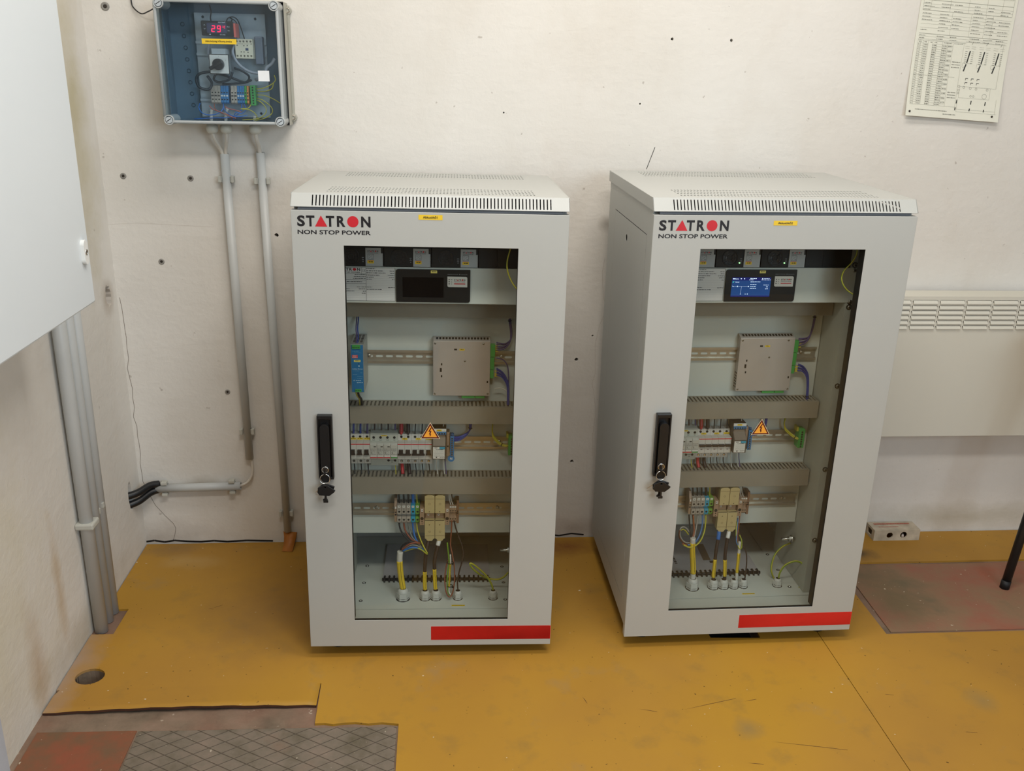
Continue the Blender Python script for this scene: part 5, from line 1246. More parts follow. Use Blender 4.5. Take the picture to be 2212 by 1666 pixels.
    mb = MB(); mb.disc((.3376, .1990, .4600), .0024, n=10); part('screw_hole', mb, M_darkgap, o)
    o = thing('neutral_bar', 'blue terminal bar with a round N disc in the %s cabinet' % s, 'terminal bar', (.3485, .21, .42), F)
    part('bar', MB().box(.3432, .3530, .1960, .2260, .4330, .4880), M_blue, o, bevel=.0008)
    mb = MB()
    for k_ in range(8): mb.cyl((.3481, .1952, .4370+k_*.0064), (.3481, .1963, .4370+k_*.0064), .0024, 12, 0); mb.disc((.3481, .1950, .4366+k_*.0064), .0012, n=8, mi=1)
    part('terminal_screws', mb, [M_mblack, M_zinc], o)
    part('stud', MB().cyl((.3481, .2020, .4880), (.3481, .2020, .4945), .0028, 12), mat('blue_stud', '1D4C77', .5), o)
    if s == 'left':
        mb = MB(); mb.cyl((.3460, .1975, .4265), (.3460, .2000, .4265), .0088, 22, 0); mb.text('N', .3432, .3488, .4232, .4298, .1972, 1, .02); part('n_disc', mb, [M_blue, M_white], o)
    # earth bar
    ex = .4935 if s == 'left' else .4815
    o = thing('earth_bar', 'green earth terminal bar at the right end of the middle rail in the %s cabinet' % s, 'terminal bar', (ex+.005, .21, .43), F)
    part('bar', MB().box(ex, ex+.0165, .2000, .2260, .4345, .4870), M_green, o, bevel=.0008)
    mb = MB()
    for k_ in range(7): mb.cyl((ex+.0085, .1994, .4390+k_*.0068), (ex+.0085, .2003, .4390+k_*.0068), .0026, 12)
    part('terminal_screws', mb, M_mblack, o)
    part('mount', MB().box(ex-.0050, ex-.0002, .2060, .2260, .4800, .4920), mat('olive_mount', 'A8A03A', .5), o)
def bottom_row(F, side):
    s = side; g = 'terminals on the bottom rail of the %s cabinet' % s
    def tb(x0, x1, m, lb, brown=False):
        o = thing('terminal_block', lb, 'terminal', ((x0+x1)/2, .21, .25), F, group=g); xm = (x0+x1)/2
        P = [(.2270, .2440), (.1960, .2440), (.1930, .2500), (.1900, .2500), (.1900, .2634), (.2010, .2640), (.2010, .2718), (.1900, .2724), (.1900, .2971), (.2270, .2971)]
        mb = MB(); mb.prism(P, x0+.0003, x1-.0003, 'x'); part('body', mb, m, o, bevel=.0004)
        mb = MB(); mb.disc((xm, .1898, .2788), .0028, n=12, sx=1.1); mb.disc((xm, .1898, .2556), .0028, n=12, sx=1.1); mb.rect(xm-.0025, xm+.0025, .2850, .2856, .1898); mb.rect(xm-.0025, xm+.0025, .2876, .2882, .1898)
        part('screw_hole', mb, M_darkgap, o)
        mb = MB(); mb.rect(xm-.0030, xm+.0030, .2905, .2962, .1898, 0); mb.rect(xm-.0010, xm+.0012, .2925, .2945, .1897, 1); part('marker', mb, [M_white, M_ink], o)
    o = thing('rail_end_stop', 'brown end stop at the left of the large terminals in the %s cabinet' % s, 'end stop', (.202, .21, .25), F)
    mb = MB(); mb.prism([(.2270, .2480), (.1930, .2480), (.1930, .2920), (.2040, .3120), (.2270, .3120)], .1985, .2052, 'x'); mb.box(.2000, .2040, .1922, .1931, .2850, .2930, 0)
    part('body', mb, M_tbrown, o, bevel=.0008)
    mb = MB(); mb.rect(.2000, .2040, .2858, .2925, .1920, 0); mb.disc((.2019, .1926, .2760), .0020, n=10, mi=1); mb.disc((.2019, .1926, .2690), .0026, n=10, mi=1); part('markings', mb, [M_white, M_darkgap], o)
    for i, p in enumerate(('left', 'middle', 'right')): tb(.2054+.0120*i, .2054+.0120*(i+1), M_tgrey, '%s of the three grey screw terminals low in the %s cabinet' % (p, s))
    tb(.2414, .2534, M_teal, 'blue screw terminal low in the %s cabinet beside the grey ones' % s)
    tb(.2534, .2646, mat('green_yellow_terminal', '6F9C3A', .5), 'green and yellow earth terminal low in the %s cabinet' % s)
    # covered power terminals
    for k_, (x0, x1) in enumerate(((.2780, .3040), (.3050, .3310))):
        p = ('left', 'right')[k_]
        o = thing('power_terminal', '%s of the two tall beige covered power terminals in the %s cabinet' % (p, s), 'terminal', ((x0+x1)/2, .2, .2), F, group='beige power terminals in the %s cabinet' % s)
        part('body', MB().box(x0+.0008, x1-.0008, .1960, .2270, .2050, .3260), M_tbrown, o)
        xm = (x0+x1)/2
        def cover(pts, z0, z1, hole, groove, nm):
            mb = MB(); mb.prism(pts, .1815, .1965, 'y'); c = part(nm, mb, M_beige, o, bevel=.0010)
            m2 = MB(); m2.rect(x0+.0008, x1-.0008, groove-.0004, groove+.0004, .1813); 
            m2.disc((xm-.0008, .1813, hole), .0016, n=10); part('groove', m2, mat('beige_shadow_line', '6F6142', .6), c)
            m2 = MB(); m2.torus((xm, .1815, hole+(.022 if hole > .25 else -.020)), (0, -1, 0), .0024, .0003, 16, 4); part('knockout', m2, mat('beige_shadow_line', '6F6142', .6), c)
        z0, z1 = .2780, .3300
        cover([(x0, z0), (x1, z0), (x1, z1-.004), (x1-.004, z1-.002), (x1-.007, z1), (x0+.007, z1), (x0+.004, z1-.002), (x0, z1-.004)], z0, z1, .2828, .3195, 'upper_cover')
        z0, z1 = .1975, .2575
        cover([(x0, z0+.0070), (x0+.003, z0+.006), (x0+.007, z0), (x1-.007, z0), (x1-.003, z0+.006), (x1, z0+.0070), (x1, z1), (x0, z1)], z0, z1, .2450, .2130, 'lower_cover')
        mb = MB(); mb.box(x0+.002, x1-.002, .1930, .1961, .2600, .2755, 0); mb.rect(x0+.0070, x0+.0115, .2665, .2715, .1928, 1); mb.rect(x0+.008, x0+.0105, .2680, .2700, .1927, 2)
        mb.box(x0+.0010, x1-.0020, .1810, .1830, .2572, .2580, 3)
        part('middle', mb, [M_tbrown, M_white, M_ink, M_darkgap], o)
    for k_, (x0, x1, p) in enumerate(((.2650, .2770, 'left'), (.3312, .3425, 'right'))):
        o = thing('clamp_block', 'brown clamp block %s of the beige power terminals in the %s cabinet' % (p, s), 'clamp', ((x0+x1)/2, .2, .243), F)
        part('body', MB().box(x0, x1, .1830, .2270, .2435, .2920), M_tbrown, o, bevel=.0006)
        xm = (x0+x1)/2; mb = MB(); mb.disc((xm, .1828, .2625), .0044, n=16); mb.disc((xm, .1828, .2540), .0018, n=10); mb.disc((xm, .1828, .2475), .0012, n=10); mb.rect(xm-.002, xm+.003, .2798, .2808, .1828); part('screw_holes', mb, M_darkgap, o)
        mb = MB(); mb.rect(xm-.0020, xm+.0028, .2826, .2895, .1828, 0); mb.rect(xm-.0008, xm+.0016, .2840, .2880, .1827, 1); part('marker', mb, [M_white, _M['fine_print']], o)
    for i, p in enumerate(('left', 'middle', 'right')):
        x0 = .3428+.0061*i; xm = x0+.003
        o = thing('small_terminal', '%s of three slim brown terminals right of the beige ones in the %s cabinet' % (p, s), 'terminal', (xm, .21, .245), F, group='slim terminals in the %s cabinet' % s)
        mb = MB(); mb.prism([(.2270, .2420), (.2040, .2420), (.1990, .2480), (.1990, .2570), (.2050, .2600), (.2050, .2700), (.1990, .2730), (.1990, .2900), (.2270, .2920)], x0, x0+.0058, 'x'); part('body', mb, M_tbrown, o)
        mb = MB()
        for z in (.2770, .2712, .2535): mb.disc((xm, .1987 if z != .2712 else .2040, z), .0017, n=10)
        part('screw_hole', mb, M_darkgap, o)
        mb = MB(); mb.rect(x0+.0006, x0+.0052, .2862, .2905, .1987); part('marker', mb, M_white, o)
    o = thing('end_plate', 'tall brown end plate right of the slim terminals in the %s cabinet' % s, 'end plate', (.364, .21, .24), F)
    mb = MB(); mb.box(.3613, .3675, .2000, .2270, .2405, .3070); part('body', mb, mat('end_plate_brown', '7C5A44', .5), o)
    mb = MB(); mb.disc((.3640, .1998, .2755), .0018, n=10); mb.disc((.3640, .1998, .2700), .0022, n=10); part('holes', mb, M_darkgap, o)
for F, s in ((F1, 'left'), (F2, 'right')):
    cab_common(F, s); row_devices(F, s); bottom_row(F, s)

# power supply, only seen in the left cabinet
o = thing('power_supply', 'tall blue-fronted power supply at the left of the upper rail in the left cabinet', 'power supply', (.119, .18, .627), F1)
mb = MB(); mb.box(.1034, .1347, .1302, .2290, .6275, .7490); part('housing', mb, mat('psu_metal', 'A7AAA8', .4, .5), o, bevel=.0006)
mb = MB()
for j in range(7):
    for k_ in range(3): mb.box(.1075+k_*.0085, .1135+k_*.0085, .150+j*.0105, .1555+j*.0105, .7488, .7493)
part('vents', mb, M_darkgap, o)
mb = MB(); mb.box(.1048, .1333, .1298, .1303, .6290, .7475); fp_ = part('front_plate', mb, M_psub, o)
mb = MB(); mb.box(.1075, .1270, .1270, .1320, .7385, .7482); part('terminal', mb, M_green, o, bevel=.0004)
mb = MB(); mb.box(.1125, .1275, .1270, .1320, .6300, .6368); part('terminal', mb, M_green, o, bevel=.0004)
mb = MB()
for k_ in range(4): mb.disc((.1103+k_*.0046, .1268, .7420), .0013, n=8)
for k_ in range(3): mb.disc((.1150+k_*.0046, .1268, .6335), .0013, n=8)
part('terminal_screws', mb, M_darkgap, o)
mb = MB(); mb.rect(.1070, .1205, .7150, .7225, .1295, 0); mb.text('MW', .1090, .1180, .7190, .7215, .1293, 1, .04); mb.scribble(.1080, .1195, .7168, .0012, .1293, 1, 2)
part('brand_badge', mb, [mat('badge_red', 'D8404A', .5), M_white], fp_)
mb = MB(); small_tag(mb, .1112, .1268, .7052, .7105, .1295); part('yellow_tag', mb, [mat('pale_yellow_label', 'EBDC78', .5), M_ink], fp_)
mb = MB(); mb.text('NDR-75-24', .1072, .1310, .6862, .6888, .1295, 0, .015)
for k_, (a, b) in enumerate(((.1075, .1230), (.1260, .1310), (.1075, .1190), (.1180, .1310), (.1180, .1300))): mb.scribble(a, b, .6830-k_*.0048, .0008, .1295, 1, k_)
mb.text('CE', .1085, .1130, .6570, .6600, .1295, 0, .01); mb.scribble(.1150, .1270, .6585, .0020, .1295, 0, 7); mb.scribble(.1170, .1310, .6530, .0026, .1295, 0, 8); mb.scribble(.1080, .1230, .7320, .0010, .1295, 1, 9); mb.scribble(.1130, .1290, .7280, .0006, .1295, 1, 10)
mb.disc((.1228, .1294, .7008), .0012, n=10, mi=2); mb.disc((.1230, .1294, .6952), .0018, n=10, mi=0)
part('print', mb, [mat('pale_blue_print', 'B9D3E2', .5), mat('mid_blue_print', '79A9C6', .5), M_darkgap], fp_)

# ------------------------------------------------------------ wiring
PT={
'w1_black':[(0.2098,0.2,0.2438),(0.2124,0.197,0.2282),(0.2203,0.19,0.2147),(0.239,0.18,0.1982),(0.2558,0.17,0.1977),(0.2396,0.168,0.2033),(0.2243,0.168,0.1954),(0.2141,0.166,0.1806)],
'w1_brown':[(0.2221,0.2,0.2438),(0.2251,0.197,0.2259),(0.2335,0.19,0.2112),(0.2472,0.18,0.2004),(0.2659,0.17,0.197),(0.254,0.165,0.2014),(0.2378,0.162,0.1985),(0.2184,0.163,0.1822)],
'w1_grey':[(0.2343,0.2,0.2437),(0.2374,0.197,0.2236),(0.2437,0.19,0.2066),(0.2551,0.185,0.1943),(0.27,0.17,0.1839),(0.2559,0.166,0.1929),(0.2397,0.164,0.1941),(0.2212,0.166,0.1794)],
'w1_blue':[(0.2456,0.2,0.2437),(0.2476,0.197,0.2236),(0.2524,0.19,0.2043),(0.2623,0.185,0.1863),(0.274,0.17,0.177),(0.2601,0.163,0.1865),(0.2439,0.161,0.1894),(0.2214,0.163,0.1787)],
'w1_gy':[(0.2563,0.2,0.2437),(0.2579,0.197,0.2236),(0.2652,0.19,0.202),(0.2747,0.18,0.1831),(0.2854,0.165,0.1682),(0.2702,0.162,0.1825),(0.254,0.163,0.1866),(0.2242,0.167,0.1754)],
'c1_A':[(0.2145,0.165,0.1759),(0.2127,0.164,0.1544),(0.2139,0.164,0.1197),(0.2174,0.165,0.088),(0.2208,0.165,0.0628),(0.2207,0.165,0.0502)],
'c1_B':[(0.288,0.19,0.1955),(0.2849,0.183,0.1832),(0.2812,0.176,0.1623),(0.2787,0.168,0.1295),(0.2781,0.166,0.087),(0.2792,0.165,0.0586),(0.2791,0.165,0.0459)],
'c1_C':[(0.3168,0.19,0.1976),(0.3149,0.187,0.1933),(0.3117,0.182,0.1804),(0.3047,0.172,0.1495),(0.3038,0.168,0.1294),(0.3056,0.165,0.0786),(0.3076,0.164,0.0595),(0.3076,0.164,0.0443)],
'c1_E':[(0.3548,0.2,0.2497),(0.3589,0.2,0.2292),(0.3671,0.197,0.2027),(0.3752,0.19,0.1841),(0.3801,0.183,0.161),(0.3769,0.176,0.1395),(0.3698,0.17,0.113),(0.3654,0.167,0.0846),(0.3667,0.166,0.0564),(0.3668,0.166,0.0457)],
'c1_Dbrown':[(0.3488,0.2,0.2497),(0.3484,0.2,0.2233),(0.3466,0.195,0.1979),(0.346,0.19,0.1827),(0.3502,0.18,0.1628),(0.3564,0.168,0.1291),(0.3571,0.16,0.0887),(0.3523,0.155,0.057),(0.3438,0.15,0.0479),(0.335,0.152,0.0634),(0.3315,0.158,0.0976),(0.3346,0.165,0.128),(0.3391,0.17,0.146)],
'c1_Dgreen':[(0.3375,0.17,0.1992),(0.3396,0.168,0.1767),(0.3424,0.165,0.1458),(0.3393,0.162,0.1177),(0.3375,0.16,0.0889),(0.3403,0.157,0.0604),(0.3444,0.155,0.0495)],
'c1_Dwhite':[(0.3456,0.172,0.1627),(0.3464,0.168,0.1411),(0.3446,0.162,0.1102),(0.3435,0.158,0.0824),(0.343,0.155,0.0616),(0.347,0.153,0.0537)],
'c1_F':[(0.4612,0.167,0.0444),(0.4609,0.167,0.0566),(0.4559,0.168,0.0758),(0.4414,0.17,0.1005),(0.4195,0.165,0.126),(0.4032,0.16,0.1415),(0.3979,0.16,0.1408),(0.4049,0.165,0.1246),(0.427,0.18,0.0964),(0.4483,0.2,0.0741),(0.4728,0.2,0.0709),(0.4883,0.19,0.0826),(0.4995,0.18,0.1005),(0.5092,0.17,0.1181)],
'c1_top_gy':[(0.4781,0.05,1.0058),(0.4738,0.05,0.9906),(0.4696,0.05,0.9716),(0.4696,0.05,0.9544),(0.4743,0.05,0.9372),(0.482,0.045,0.9219),(0.4912,0.035,0.9107),(0.4997,0.03,0.9032)],
'w2_black':[(0.2037,0.2,0.2421),(0.2065,0.197,0.2169),(0.2075,0.185,0.1978),(0.206,0.168,0.1881)],
'w2_brown':[(0.2141,0.2,0.2418),(0.2172,0.197,0.2166),(0.2166,0.188,0.196),(0.2096,0.178,0.1786),(0.1964,0.17,0.1719),(0.1806,0.165,0.1802),(0.1705,0.163,0.1981),(0.1702,0.163,0.2158)],
'w2_orange':[(0.2153,0.198,0.2416),(0.2183,0.195,0.2113),(0.2173,0.185,0.1912),(0.2094,0.172,0.1755),(0.1954,0.165,0.1683),(0.1813,0.162,0.1755)],
'w2_grey':[(0.2281,0.2,0.2415),(0.2269,0.197,0.2189),(0.2228,0.19,0.1973),(0.2158,0.18,0.1799),(0.1998,0.17,0.1731),(0.1827,0.165,0.1827),(0.1725,0.163,0.2018),(0.1727,0.165,0.2197),(0.1812,0.168,0.2229),(0.1902,0.17,0.2178),(0.1986,0.172,0.2064)],
'w2_blue':[(0.2408,0.2,0.2412),(0.2421,0.197,0.2186),(0.238,0.19,0.1969),(0.2269,0.178,0.1794),(0.2132,0.168,0.1726),(0.1955,0.162,0.1707)],
'w2_gy':[(0.2502,0.2,0.241),(0.2508,0.197,0.2183),(0.2459,0.188,0.1926),(0.2324,0.172,0.1762),(0.2165,0.162,0.1682),(0.1994,0.158,0.1664),(0.1827,0.158,0.1739)],
'w2_gy2':[(0.1748,0.165,0.2146),(0.1797,0.165,0.2176),(0.1879,0.168,0.2114),(0.1976,0.17,0.1986)],
'c2_A':[(0.2101,0.166,0.1902),(0.2105,0.165,0.1604),(0.2153,0.165,0.1211),(0.2188,0.165,0.0916),(0.2199,0.165,0.0635),(0.2203,0.165,0.0531)],
'c2_B':[(0.2873,0.187,0.1983),(0.2858,0.182,0.1851),(0.2834,0.178,0.17),(0.2787,0.17,0.1397),(0.2776,0.166,0.104),(0.2771,0.165,0.0751),(0.2789,0.165,0.0557),(0.2798,0.165,0.0467)],
'c2_C':[(0.3151,0.187,0.1976),(0.3126,0.182,0.1873),(0.3098,0.178,0.1766),(0.3053,0.17,0.1375),(0.3068,0.166,0.1031),(0.3087,0.165,0.0741),(0.3104,0.165,0.0547),(0.3111,0.165,0.0472)],
'c2_D':[(0.3417,0.168,0.174),(0.342,0.166,0.1403),(0.3422,0.165,0.11),(0.3422,0.165,0.0849),(0.3428,0.165,0.0537),(0.3434,0.165,0.0447)],
'c2_Dgy':[(0.3404,0.2,0.2299),(0.3357,0.19,0.2111),(0.3327,0.178,0.192),(0.3346,0.17,0.1708),(0.341,0.163,0.1552),(0.3453,0.16,0.1607),(0.3449,0.165,0.1797),(0.3392,0.17,0.1937)],
'c2_Dblue':[(0.3394,0.197,0.2302),(0.3379,0.188,0.2057),(0.3334,0.175,0.1873),(0.3326,0.168,0.1732),(0.3379,0.167,0.1634)],
'c2_Dbrown':[(0.3454,0.2,0.2387),(0.342,0.19,0.2173),(0.3373,0.178,0.1919),(0.3367,0.17,0.1733)],
'c2_E':[(0.3381,0.2,0.2189),(0.3425,0.19,0.1967),(0.353,0.18,0.167),(0.3643,0.173,0.1385),(0.3672,0.168,0.1149),(0.3676,0.166,0.0865),(0.3669,0.165,0.0529),(0.3678,0.165,0.0439)],
'c2_Fa':[(0.4653,0.167,0.0379),(0.4631,0.166,0.0527),(0.4644,0.164,0.0778),(0.476,0.162,0.101),(0.4988,0.16,0.1133),(0.5187,0.158,0.1091),(0.5351,0.155,0.0909),(0.5425,0.152,0.0686),(0.5348,0.15,0.049),(0.5162,0.155,0.0309),(0.5004,0.165,0.0249),(0.4848,0.19,0.0202),(0.4676,0.2,0.0332),(0.4549,0.2,0.0593),(0.4578,0.21,0.0817),(0.469,0.22,0.104),(0.4913,0.23,0.1203),(0.5164,0.24,0.1246)],
'c2_top_gy':[(0.4996,0.06,0.996),(0.4988,0.06,0.9813),(0.4902,0.06,0.9645),(0.4798,0.06,0.9526),(0.4733,0.06,0.9416),(0.4719,0.06,0.9267),(0.4763,0.055,0.9128),(0.4872,0.05,0.9),(0.5011,0.04,0.8924),(0.5075,0.03,0.8939)],
'mcbw_blue0':[(0.0971,0.19,0.5255),(0.0952,0.2,0.5073),(0.0934,0.21,0.4962)],
'red_top':[(0.2202,0.195,0.5261),(0.2196,0.195,0.5107),(0.2188,0.2,0.5006)],
'blk_top':[(0.2362,0.195,0.5262),(0.2361,0.195,0.5108),(0.2358,0.2,0.4998)],
'red_bot':[(0.2205,0.2,0.4103),(0.2214,0.205,0.3961),(0.2219,0.21,0.3836)],
'blk_bot':[(0.2377,0.2,0.4104),(0.2382,0.205,0.3961),(0.2396,0.21,0.383)],
'blue_b':[(0.3521,0.2,0.4793),(0.365,0.205,0.4783),(0.3778,0.21,0.4828),(0.3898,0.215,0.492),(0.3948,0.215,0.504),(0.3954,0.21,0.5215)],
'gy_b':[(0.4524,0.21,0.5218),(0.4517,0.212,0.499),(0.4546,0.212,0.4824),(0.4643,0.21,0.4702),(0.4764,0.205,0.4621),(0.4917,0.2,0.4604)],
'rel_w1':[(0.3064,0.2,0.4208),(0.3067,0.205,0.4028),(0.3088,0.21,0.3856)],
'rel_w2':[(0.3245,0.2,0.4209),(0.3253,0.205,0.4028),(0.3279,0.21,0.3875)],
'rel_w3':[(0.3305,0.2,0.4209),(0.3322,0.205,0.4057),(0.3349,0.21,0.3894)],
'ctl_up':[(0.4576,0.215,0.7242),(0.4776,0.217,0.7238),(0.4919,0.218,0.7375),(0.494,0.218,0.7594),(0.4899,0.22,0.7888),(0.4892,0.22,0.7942)],
'ctl_down':[(0.459,0.215,0.6576),(0.474,0.215,0.6493),(0.485,0.213,0.6331),(0.4894,0.21,0.6144),(0.4902,0.205,0.5705),(0.4905,0.205,0.5591)],
'ctl_mid':[(0.4582,0.215,0.6938),(0.4758,0.217,0.6878),(0.4869,0.217,0.6712),(0.4902,0.215,0.6438),(0.4904,0.213,0.6134)],
'ctl_white':[(0.456,0.215,0.6124),(0.4694,0.215,0.614),(0.4803,0.214,0.6101),(0.4871,0.213,0.6048)],
'psu_up':[(0.1162,0.14,0.7508),(0.1152,0.165,0.7611),(0.1117,0.19,0.7731),(0.1114,0.215,0.7907),(0.1127,0.22,0.8029)],
'psu_dn':[(0.1181,0.14,0.6238),(0.1194,0.15,0.6122),(0.1223,0.17,0.5971),(0.1206,0.195,0.5716)],
'c2_ctl_up':[(0.4535,0.215,0.7244),(0.4724,0.217,0.7284),(0.4836,0.218,0.7405),(0.488,0.218,0.7654),(0.4902,0.22,0.7896),(0.4896,0.22,0.7989)],
'c2_ctl_down':[(0.4607,0.215,0.6563),(0.4754,0.215,0.6514),(0.4878,0.213,0.6343),(0.4915,0.21,0.6095),(0.4919,0.205,0.5788),(0.4936,0.205,0.5658)],
'c2_gy_b':[(0.443,0.21,0.5184),(0.4427,0.212,0.501),(0.4479,0.212,0.4842),(0.4615,0.21,0.4714),(0.4734,0.205,0.4633),(0.4815,0.2,0.4602)],
'c2_blue_b':[(0.3444,0.2,0.4773),(0.3606,0.205,0.475),(0.3809,0.21,0.4793),(0.3913,0.213,0.4946),(0.3922,0.213,0.5145)],
'man1':[(0.1616,0.25,0.052),(0.2153,0.25,0.0517)],
}

def wire(F, nm, key, r, m, lb, cat='wire', m2=None, parts=(), n=8, group=None):
    """cable along a path; parts = (name, t0, t1, extra radius, material, label)"""
    pts = PT[key] if isinstance(key, str) else key
    mb = MB().tube(pts, r, n, mi=0, mi2=1 if m2 else None)
    if not parts: return solo(nm, mb, [m, m2] if m2 else m, lb, cat, pts[0], F, group)
    o = thing(nm, lb, cat, pts[0], F, group); part('core', mb, [m, m2] if m2 else m, o)
    for pn, a, b, dr, pm, pl in parts:
        q = MB().tube(pts, r+dr, 12, t0=a, t1=b)
        if pn == 'cable_label':
            C = catmull(pts, 6); i0, i1 = int(a*(len(C)-1)), int(b*(len(C)-1)); rr2 = random.Random(5)
            for i in range(i0, i1):
                for k2 in range(2):
                    p = C[i].lerp(C[i+1], k2*.5+.1); h = (C[i+1]-C[i]).length*.38; x = p.x+r*.25
                    q.add([(x-.0007, p.y-r-dr-.0003, p.z), (x+.0008, p.y-r-dr-.0003, p.z), (x+rr2.uniform(.0001, .0007), p.y-r-dr-.0003, p.z+h), (x-rr2.uniform(0, .0007), p.y-r-dr-.0003, p.z+h)], [(0, 1, 2, 3)], 1)
        part(pn, q, [pm, M_ink], o, label=pl)
    return o
LC, RC = ' in the left cabinet', ' in the right cabinet'
wire(F1, 'black_wire', 'w1_black', .0022, M_blk, 'black wire from the grey terminals bending back to the white cable' + LC)
wire(F1, 'brown_wire', 'w1_brown', .0023, M_brown, 'brown wire arching from the grey terminals to the white cable' + LC)
wire(F1, 'grey_wire', 'w1_grey', .0022, M_gry, 'grey wire from the third grey terminal to the white cable' + LC)
wire(F1, 'blue_wire', 'w1_blue', .0025, M_cblue, 'blue wire from the blue terminal curving to the white cable' + LC)
wire(F1, 'earth_wire', 'w1_gy', .0020, M_gyy, 'yellow and green wire dropping left of the beige terminals' + LC, m2=M_gyg)
wire(F1, 'white_cable', 'c1_A', .0078, M_wcable, 'thick white cable with yellow label and open end' + LC, 'cable', parts=(('cable_label', .25, .78, .0003, M_yellow, 'yellow cable label'),), n=16)
wire(F1, 'dark_cable', 'c1_B', .0048, M_dbrown, 'dark cable from the left beige terminal to a gland' + LC, 'cable', parts=(('cable_label', .56, .80, .0004, M_yellow, 'yellow cable label'),), n=12)
wire(F1, 'dark_cable', 'c1_C', .0048, M_dbrown, 'dark cable with white sleeve under the right beige terminal' + LC, 'cable', parts=(('sleeve', 0, .26, .0012, M_white, 'white sleeve'), ('cable_label', .60, .80, .0004, M_yellow, 'yellow cable label')), n=12)
wire(F1, 'thin_black_cable', 'c1_E', .0019, M_dbrown, 'thin dark cable curving down to the fourth gland' + LC, 'cable')
wire(F1, 'brown_wire', 'c1_Dbrown', .0017, M_brown, 'long brown wire hanging in a narrow coil' + LC)
wire(F1, 'earth_wire', 'c1_Dgreen', .0018, M_gyg, 'green and yellow wire tied into the hanging coil' + LC, m2=M_gyy)
wire(F1, 'white_cable', 'c1_Dwhite', .0021, M_wcable, 'thin white cable tied into the hanging coil' + LC, 'cable', parts=(('cable_label', .25, .65, .0003, M_yellow, 'yellow cable label'),))
for z, w in ((.1450, .0145), (.0755, .0120)):
    mb = MB(); mb.torus((.3455, .160, z), (0, .1, 1), w*.62, .0011, 18, 5); mb.box(.3500, .3555, .150, .153, z-.001, z+.003)
    solo('cable_tie', mb, M_mblack, 'black cable tie around the hanging coil of wires in the left cabinet, %s one' % ('upper' if z > .1 else 'lower'), 'cable tie', (.3455, .16, z), F1)
wire(F1, 'earth_cable', 'c1_F', .0027, M_gyy, 'yellow-green earth cable looping from the rightmost gland' + LC, 'cable', m2=M_gyg, n=8)
wire(F1, 'earth_wire', 'c1_top_gy', .0017, M_gyy, 'yellow-green door wire hanging at the top right' + LC, m2=M_gyg)
wire(F2, 'black_wire', 'w2_black', .0021, M_blk, 'black wire from the first grey terminal to the white cable' + RC)
wire(F2, 'brown_wire', 'w2_brown', .0022, mat('dark_brown_insulation', '5E3322', .45), 'dark brown wire curling left below the grey terminals' + RC)
wire(F2, 'orange_brown_wire', 'w2_orange', .0022, mat('orange_brown', 'A8603A', .45), 'orange-brown wire curling under the dark brown one' + RC)
wire(F2, 'grey_wire', 'w2_grey', .0021, mat('grey_white_insulation', '9A958E', .45), 'grey wire making a full loop at the left' + RC)
wire(F2, 'blue_wire', 'w2_blue', .0023, mat('steel_blue_insulation', '4A74A8', .45), 'blue wire sweeping left from the blue terminal' + RC)
wire(F2, 'earth_wire', 'w2_gy', .0022, M_gyy, 'yellow wire sweeping left in the outermost curve' + RC, m2=M_gyg)
wire(F2, 'earth_wire', 'w2_gy2', .0018, M_gyy, 'short yellow arc inside the wire loop' + RC, m2=M_gyg)
wire(F2, 'white_cable', 'c2_A', .0072, M_wcable, 'thick white cable with yellow label at the far left' + RC, 'cable', parts=(('cable_label', .12, .66, .0003, M_yellow, 'yellow cable label'),), n=16)
wire(F2, 'dark_cable', 'c2_B', .0046, M_dbrown, 'dark cable with a blue sleeve under the left beige terminal' + RC, 'cable', parts=(('sleeve', 0, .25, .0010, M_cblue, 'blue sleeve'), ('cable_label', .50, .76, .0004, M_yellow, 'yellow cable label')), n=12)
wire(F2, 'dark_cable', 'c2_C', .0046, M_dbrown, 'dark cable with a white sleeve under the right beige terminal' + RC, 'cable', parts=(('sleeve', 0, .27, .0010, M_white, 'white sleeve'), ('cable_label', .50, .74, .0004, M_yellow, 'yellow cable label')), n=12)
wire(F2, 'white_cable', 'c2_D', .0040, M_wcable, 'white cable with long yellow label, second gland from the right group' + RC, 'cable', parts=(('cable_label', .22, .62, .0003, M_yellow, 'yellow cable label'),), n=12)
wire(F2, 'earth_wire', 'c2_Dgy', .0016, M_gyy, 'yellow-green wire making a small loop above the thin white cable' + RC, m2=M_gyg)
wire(F2, 'blue_wire', 'c2_Dblue', .0016, _M['steel_blue_insulation'], 'thin blue wire entering the thin white cable' + RC)
wire(F2, 'brown_wire', 'c2_Dbrown', .0016, M_brown, 'thin brown wire entering the thin white cable' + RC)
wire(F2, 'thin_black_cable', 'c2_E', .0019, M_dbrown, 'thin dark cable curving to the gland over the small yellow label' + RC, 'cable')
wire(F2, 'earth_cable', 'c2_Fa', .0026, M_gyy, 'yellow-green earth cable in a wide ring from gland to earth stud' + RC, 'cable', m2=M_gyg)
wire(F2, 'earth_wire', 'c2_top_gy', .0017, M_gyy, 'yellow-green door wire hanging at the top right' + RC, m2=M_gyg)
